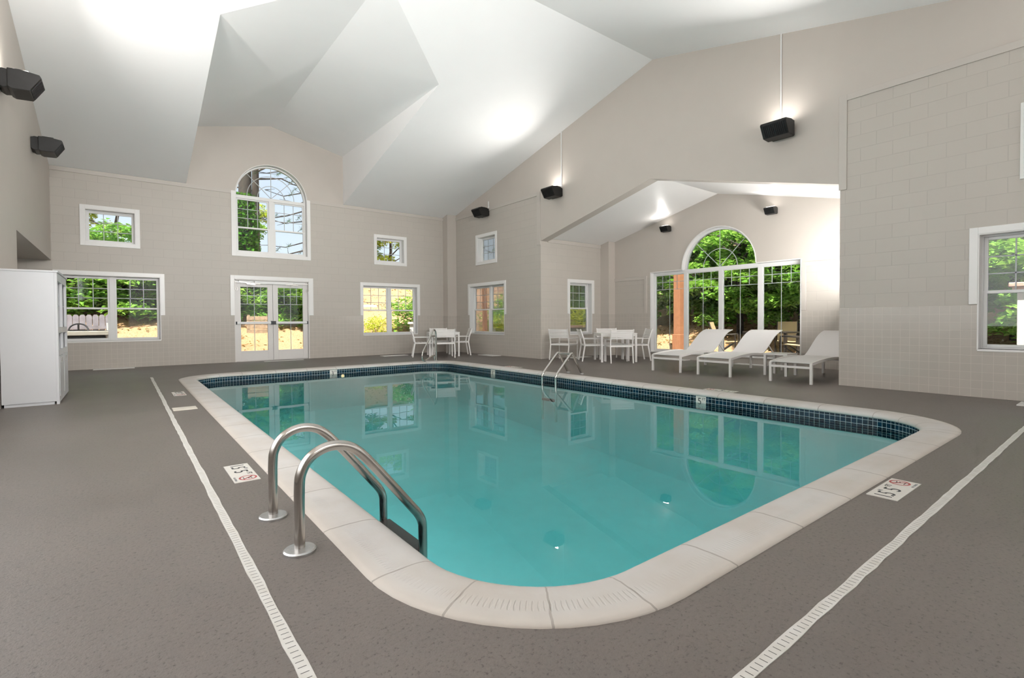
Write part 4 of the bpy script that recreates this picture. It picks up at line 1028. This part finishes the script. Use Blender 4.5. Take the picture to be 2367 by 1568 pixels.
# behind the back wall
GB = 'bushes along the bank outside'
plant('bush', -2.6, 21.6, 'green bush above the left of the picket fence', 'bush', 1.35, group=GB)
plant('bush', -1.1, 21.2, 'green bush above the middle of the picket fence', 'bush', 1.3, group=GB)
plant('bush', .35, 20.9, 'green bush at the top of the mulch in the right pane of the cabinet window', 'bush', 1.15, group=GB)
plant('bush', 1.9, 21.3, 'green bush between the cabinet window and the door', 'bush', 1.2, group=GB)
plant('bush', 3.35, 20.9, 'green bush behind the weathered timber panel', 'bush', 1.2, group=GB)
plant('bush', 4.35, 21.9, 'green bush in the left door leaf, right of the timber panel', 'bush', 1.2, group=GB)
plant('bush', 5.15, 19.8, 'overhanging green bush in the right door leaf', 'bush', 1.05, group=GB)
plant('bush', 6.3, 22.0, 'green bush right of the right door leaf', 'bush', 1.1, group=GB)
plant('bush', -.4, 23.4, 'tall green bush high behind the picket fence', 'bush', 1.5, group=GB)
plant('bush', 2.2, 23.8, 'tall green bush on the bank between the cabinet window and the door', 'bush', 1.3, group=GB)
plant('maple', -4.6, 24.5, 'green tree beyond the left end of the picket fence', s=1.2, group=GT)
plant('maple', 11.6, 32.5, 'leafy tree standing above the mulch bank', s=1.0, group=GT)
plant('ytree', -.3, 28.0, 'light green tree in the small window above the cabinet', s=.95, group=GT, dz=-.6)
plant('ytree', 13.7, 30.5, 'light green tree in the small window by the corner column', s=1.1, group=GT, dz=-1.6)
plant('ytree', 6.1, 34.0, 'pale green tree low in the arched window', s=.62, group=GT, dz=.6)
plant('maple2', 4.9, 33.0, 'green tree behind the ivy-covered trunk', s=.9, group=GT)
plant('shrub', 9.35, 18.6, 'round green shrub in the right pane of the window by the door', 'shrub', 1.35, group=GS, dz=.1)
plant('yshrub', 7.55, 18.2, 'small yellow shrub at the left of the window right of the door', 'shrub', .85, group=GS)
plant('yshrub', 12.75, 17.3, 'yellow shrub low in the window behind the corner table', 'shrub', 1.1, group=GS)
plant('shrub', 14.2, 18.8, 'green shrub high in the window behind the corner table', 'shrub', 1.4, group=GS)
plant('yshrub', 12.75, 12.9, 'yellow shrub in the narrow alcove window', 'shrub', 1.5, group=GS)
plant('dshrub', 16.2, 15.8, 'dark shrub behind the yellow one in the narrow alcove window', 'shrub', 1.7, group=GS)
# ivy-covered trunk and pines seen in the arched window
iv = empty('ivy_tree', 'tall tree trunk thickly covered with ivy in the arched window', 'tree', (4.55, 26.3, gz(4.55, 26.3)-.1))
m = MB(); m.tube([(0, 0, 0), (.05, 0, 3), (.1, .05, 6), (.28, .1, 9), (.4, .1, 12)], [.34, .3, .26, .2, .14], 10); m.build('trunk', 'bark', iv, smooth=True)
random.seed(5); m = MB(); pts = []
for _ in range(4200):
    z = random.uniform(.2, 4.3); a = random.uniform(0, 2*PI); R = .62 - .22*max(0, z-3.2) + random.gauss(0, .07); pts.append((R*math.cos(a)-.12, R*math.sin(a), z))
leaves(m, pts, .15, .45, .8); m.build('ivy', 'leafd', iv)
def pine(x, y, h, seed, label, z0, nb, lean, bl=1., west=False):
    r = empty('pine_tree', label, 'tree', (x, y, gz(x, y)-.1), 0., 'pines on the bank outside'); random.seed(seed)
    m = MB(); m.tube([(lean*q*q, 0, h*q) for q in (0, .25, .5, .75, 1)], [.21, .19, .16, .12, .05], 9)
    tips = []
    for i in range(nb):
        z = z0 + (h-z0)*(i+random.random()*.6)/nb; a = random.uniform(-.9, .9) + (0 if i % 3 else PI); L = bl*random.uniform(1.8, 3.6)*(1.15-z/h*.6)
        if west: a = PI + random.uniform(-.5, .5); L = random.uniform(3.2, 5.2)
        q = (z/h); bx = lean*q*q
        pth = [Vector((bx, 0, z))]
        for k_ in range(1, 6): pth.append(Vector((bx+math.cos(a)*L*k_/5, math.sin(a)*L*k_/5, z + .14*L*math.sin(k_*1.1)*.5 + random.gauss(0, .05))))
        m.tube(pth, [.055, .045, .036, .028, .02, .01], 6)
        for k_ in range(2, 6):
            for _ in range(2):
                b = pth[k_] + Vector((random.gauss(0, .3), random.gauss(0, .3), random.uniform(-.25, .3))); m.tube([pth[k_], b], [.014, .006], 4); tips.append(b)
    m.build('trunk', 'bark', r, smooth=True)
    m = MB()
    for t in tips:
        if random.random() < .55:
            for _ in range(38):
                d = Vector((random.gauss(0, 1), random.gauss(0, 1), random.gauss(.2, .8))).normalized(); L = random.uniform(.12, .24); s_ = d.orthogonal().normalized()*.009; c0 = t + Vector((random.gauss(0, .08),)*3)
                m.add([c0-s_, c0+s_, c0+d*L], [(0, 1, 2)])
    m.build('needles', 'needle', r); return r
pine(5.75, 30.0, 13., 3, 'pine with dark needles at the top of the arched window', 4.2, 17, .2)
pine(9.7, 26.5, 9.0, 8, 'bare-branched pine reaching across the right of the arched window', 1.4, 17, -.4, 1.55, True)
pine(21.6, 27.5, 11., 17, 'pine with sparse branches seen in the small right-wall window', 1.0, 20, .0, 1.35)
random.seed(12); m = MB(); pts = []
for _ in range(2600):
    x, y = random.uniform(12.5, 19), random.uniform(3, 13); pts.append((x, y, gz(x, y)+.03)) if x > 15.5 else None
for _ in range(2600):
    x, y = random.uniform(-3, 13), random.uniform(17, 28); pts.append((x, y, gz(x, y)+.03))
leaves(m, pts, .11, .8); tag(m.build('fallen_leaves', 'dryleaf'), 'dry brown leaves scattered over the mulch bank outside', 'leaves', kind='stuff')

# ---------------------------------------------------------------- things outside
def post(x, y, h, label, w=.24):
    r = empty('pergola_post', label, 'post', (x, y, -.05))
    m = MB(); m.box(-w/2, w/2, -w/2, w/2, 0, h); m.build('shaft', 'post', r, bevel=.01)
    m = MB(); m.box(-w*.62, w*.62, -w*.62, w*.62, 0, .62); m.build('base_sleeve', 'post', r, bevel=.012); return r
post(14.25, 9.57, 4.3, 'square brown post outside the first light of the large window')
post(11.75, 17.0, 3.2, 'square brown post outside the window behind the corner table', .15)
fr = empty('picket_fence', 'weathered grey picket fence outside the cabinet window', 'fence', (-1.9, 19.0, gz(-1.9, 19.0)-.1))
z1 = 1.30 - fr.location.z
for i in range(22):
    x = -1.55 + .145*i
    if i % 1 == 0:
        m = MB(); m.prism([(x, 0), (x+.132, 0), (x+.132, z1-.05), (x+.10, z1), (x+.032, z1), (x, z1-.05)], -.012, .012); m.build('picket', 'fence', fr)
m = MB(); m.box(-1.6, 1.66, -.05, -.013, z1-.42, z1-.32); m.box(-1.6, 1.66, -.05, -.0131, .1, .2); m.build('rail', 'fence', fr)
ct = empty('utility_cart', 'dark utility cart with a steering wheel outside the cabinet window', 'cart', (-.78, 16.9, -.06), 0.)
m = MB(); m.box(-.55, .42, -.2, .9, .28, .80); m.build('body', 'cartd', ct, bevel=.03)
m = MB(); m.box(-.62, .52, -.28, -.2, .80, .915); m.build('dash', 'cartb', ct, bevel=.015)
m = MB(); m.box(-.60, .5, -.2, .25, .90, .925); m.build('shelf', 'cartd', ct)
m = MB(); P = [(.19*math.cos(2*PI*i/24), .0+.08*math.sin(2*PI*i/24), .17*math.sin(2*PI*i/24)) for i in range(25)]; m.tube([(a-.12, b+.02, c+.93) for a, b, c in P], .018, 8, False); m.tube([(-.12, .02, .93), (-.12, .02, 1.08)], .02, 8); m.bar((-.3, .02, .93), (.06, .02, .93), .02, .03); m.build('steering_wheel', 'cartd', ct, smooth=True)
m = MB(); m.bar((.46, -.15, .2), (.46, -.15, 1.12), .035); m.bar((.50, .3, .2), (.50, .3, 1.10), .035); m.bar((.46, -.15, 1.1), (.5, .3, 1.1), .035); m.build('side_frame', 'vinyl', ct)
m = MB(); m.box(-.58, -.44, -.24, -.205, .62, .80); m.build('lamp_panel', 'grille', ct)
for sx in (-.5, .38):
    for sy in (-.05, .75): m = MB(); m.tube([(sx-.06, sy, .24), (sx+.06, sy, .24)], .23, 16); m.build('wheel', 'cartd', ct)
pk = empty('timber_panel', 'weathered timber panel on the bank behind the left door leaf', 'panel', (3.72, 19.2, gz(3.72, 19.2)-.05), g(-8))
for i in range(4): m = MB(); m.box(-.36, .36, -.02, .02, .08+.15*i, .215+.15*i); m.build('board', 'plank', pk, bevel=.006)
for x in (-.3, .3): m = MB(); m.box(x-.04, x+.04, .02, .09, 0, .72); m.build('upright', 'plank', pk)
lw = empty('garden_wall', 'low white masonry wall at the corner outside the window right of the door', 'wall', (8.9, 17.2, -.06))
m = MB(); m.box(-.35, 1.0, -.15, .15, 0, 1.0); m.build('body', 'stone', lw); m = MB(); m.box(-.40, 1.05, -.19, .19, 1.0, 1.08); m.build('coping_cap', 'stone', lw)
lw2 = empty('planter_box', 'low white planter outside the narrow alcove window', 'planter', (12.3, 12.2, -.06)); m = MB(); m.box(-.8, .8, -.25, .25, 0, .86); m.build('body', 'stone', lw2); m = MB(); m.box(-.84, .84, -.29, .29, .86, .93); m.build('rim', 'cap', lw2)
pi = empty('garden_pillar', 'white pillar with a pinkish cap outside the right edge window', 'pillar', (12.75, 1.30, -.06))
m = MB(); m.box(-.26, .26, -.26, .26, 0, 1.60); m.build('shaft', 'stone', pi, bevel=.01); m = MB(); m.box(-.32, .32, -.32, .32, 1.60, 1.65); m.box(-.36, .36, -.36, .36, 1.65, 1.73); m.build('cap', 'cap', pi, bevel=.015)
def patio_chair():
    r = empty('patio_chair')
    for sy in (-.27, .27):
        m = MB(); m.tube(smooth_path([(.25, sy, 0), (.28, sy, .3), (.27, sy, .60), (.22, sy, .63), (-.22, sy, .60), (-.27, sy, .55)], 3), .016, 8); m.tube([(-.32, sy, 0), (.20, sy, .38)], .015, 8); m.build('side_frame', 'patio', r, smooth=True)
    m = MB(); m.ribbon([(.27, .40), (.22, .42), (-.18, .385)], -.25, .25, .014); m.build('seat', 'tan', r)
    m = MB(); m.ribbon([(-.18, .385), (-.24, .50), (-.36, .80), (-.42, .98)], -.25, .25, .02); b = m.build('backrest', 'tan', r)
    m = MB(); m.bar((-.25, -.26, .40), (-.44, -.26, 1.0), .025); m.bar((-.25, .26, .40), (-.44, .26, 1.0), .025); m.bar((-.365, -.25, .80), (-.365, .25, .80), .03); m.build('back_frame', 'patio', b)
    return r
pc = patio_chair(); GP = 'tan patio chairs outside the large window'
for i, (x, y, a, lab) in enumerate(((13.35, 5.62, 100., 'tan patio chair with its back to the pane beside the last lounger'), (15.1, 6.6, 200., 'tan patio chair on the far side of the dark patio table'), (13.9, 7.75, -70., 'tan patio chair at the left end of the dark patio table'))):
    o = pc if i == 0 else copy_tree(pc); o.location = (x, y, -.02); o.rotation_euler = (0, 0, g(a)); tag(o, lab, 'chair', GP)
pt = empty('patio_table', 'dark square patio table outside the large window', 'table', (14.3, 6.65, -.02))
m = MB(); m.box(-.45, .45, -.6, .6, .68, .72); m.build('tabletop', 'patio', pt, bevel=.006)
for sx in (-.4, .4):
    for sy in (-.55, .55): m = MB(); m.box(sx-.035, sx+.035, sy-.035, sy+.035, 0, .68); m.build('leg', 'patio', pt)
for o in [q for q in C.objects if q.parent is None and q.type == 'EMPTY' and not q.get('label')]: print('UNLABELLED', o.name)

# ---------------------------------------------------------------- light
# made-up windows in unseen stretches of wall, each holding an added fill lamp
def fill_window(T, wv, loc, rot, power, label):
    s0, s1, z0, z1 = wv; wn[0] += 1
    base = Vector(T((s0+s1)/2, z0, 0)); T_ = lambda s, z, d: tuple(Vector(T(s, z, d)) - base)
    r = empty('window_%d' % wn[0], label, 'window', base, kind='structure')
    m = MB(); ring(m, T_, s0, s1, z0, z1, .05, .12, .2)
    m.build('frame', 'vinyl', r)
    m = MB(); wbox(m, T_, s0, s1, z0, z1, .20, .23); m.build('backing_panel', 'white', r)  # solid backing added behind the fill lamp to keep the sun out
    ld = bpy.data.lights.new('window_fill', 'AREA'); ld.shape = 'RECTANGLE'; ld.size = s1-s0-.1; ld.size_y = z1-z0-.1; ld.energy = power; ld.color = (.975, .985, 1.)
    lo = bpy.data.objects.new('window_fill', ld); C.objects.link(lo); lo.location = T((s0+s1)/2, (z0+z1)/2, .19); lo.rotation_euler = rot
fill_window(lambda s, z, d: (XL-d, s, z), LFILL, None, (PI/2, 0, -PI/2), 160., 'wide added window band with a fill lamp, out of view beside the camera')
fill_window(lambda s, z, d: (s, YF-d, z), FFILL, None, (-PI/2, PI, 0), 75., 'wide added window band with a fill lamp, out of view behind the camera')
fill_window(lambda s, z, d: (s, 10.395-d, z), NFILL, None, (-PI/2, PI, 0), 14., 'added window with a fill lamp, unseen in the near side of the low recess')
w = bpy.data.worlds.new('sky'); bpy.context.scene.world = w; w.use_nodes = True; nt = w.node_tree; nt.nodes.clear()
out = nt.nodes.new('ShaderNodeOutputWorld'); bg = nt.nodes.new('ShaderNodeBackground')
sky = nt.nodes.new('ShaderNodeTexSky'); sky.sky_type = 'NISHITA'; sky.sun_disc = False; sky.sun_elevation = g(58); sky.sun_rotation = g(220); sky.air_density = 1.; sky.dust_density = 2.5; sky.ozone_density = 1.
mx = nt.nodes.new('ShaderNodeMix'); mx.data_type = 'RGBA'; mx.inputs[0].default_value = .55; mx.inputs[7].default_value = (5.6, 5.9, 6.3, 1)
nt.links.new(sky.outputs[0], mx.inputs[6]); nt.links.new(mx.outputs[2], bg.inputs[0]); bg.inputs[1].default_value = .20; nt.links.new(bg.outputs[0], out.inputs[0])
sl = bpy.data.lights.new('sun', 'SUN'); sl.energy = 12.5; sl.angle = g(.6); sl.color = (1., .95, .86)
so = bpy.data.objects.new('sun', sl); C.objects.link(so)
sd = Vector((.42, .34, -1.05)).normalized(); so.rotation_euler = sd.to_track_quat('-Z', 'Y').to_euler(); so.location = (0, 0, 30)

# ---------------------------------------------------------------- camera
cd = bpy.data.cameras.new('camera'); cam = bpy.data.objects.new('camera', cd); C.objects.link(cam)
R_, U_, F_ = (Vector((.79064573, -.6122389, -.00654722)), Vector((.01695311, .01120158, .99979354)), Vector((.61203915, .79059348, -.01923583)))
cam.matrix_world = Matrix(((R_.x, U_.x, -F_.x, 0), (R_.y, U_.y, -F_.y, 0), (R_.z, U_.z, -F_.z, 1.066), (0, 0, 0, 1)))
cd.sensor_width = 36.; cd.lens = 1161.4*36/2367; cd.shift_x = 0.; cd.shift_y = -(784-762.3)/2367; cd.clip_start = .05; cd.clip_end = 300
sc = bpy.context.scene; sc.camera = cam
sc.view_settings.view_transform = 'Standard'; sc.view_settings.look = 'None'; sc.view_settings.exposure = 0.; sc.view_settings.gamma = 1.; sc.view_settings.use_curve_mapping = False
cy = sc.cycles; cy.max_bounces = 6; cy.diffuse_bounces = 4; cy.use_light_tree = False; cy.debug_use_spatial_splits = True; cy.glossy_bounces = 4; cy.transmission_bounces = 4; cy.transparent_max_bounces = 16; cy.volume_bounces = 0
cy.use_denoising = True; cy.sample_clamp_indirect = 6.; cy.caustics_reflective = False; cy.caustics_refractive = False
cy.use_adaptive_sampling = True; cy.adaptive_threshold = .07; cy.adaptive_min_samples = 12
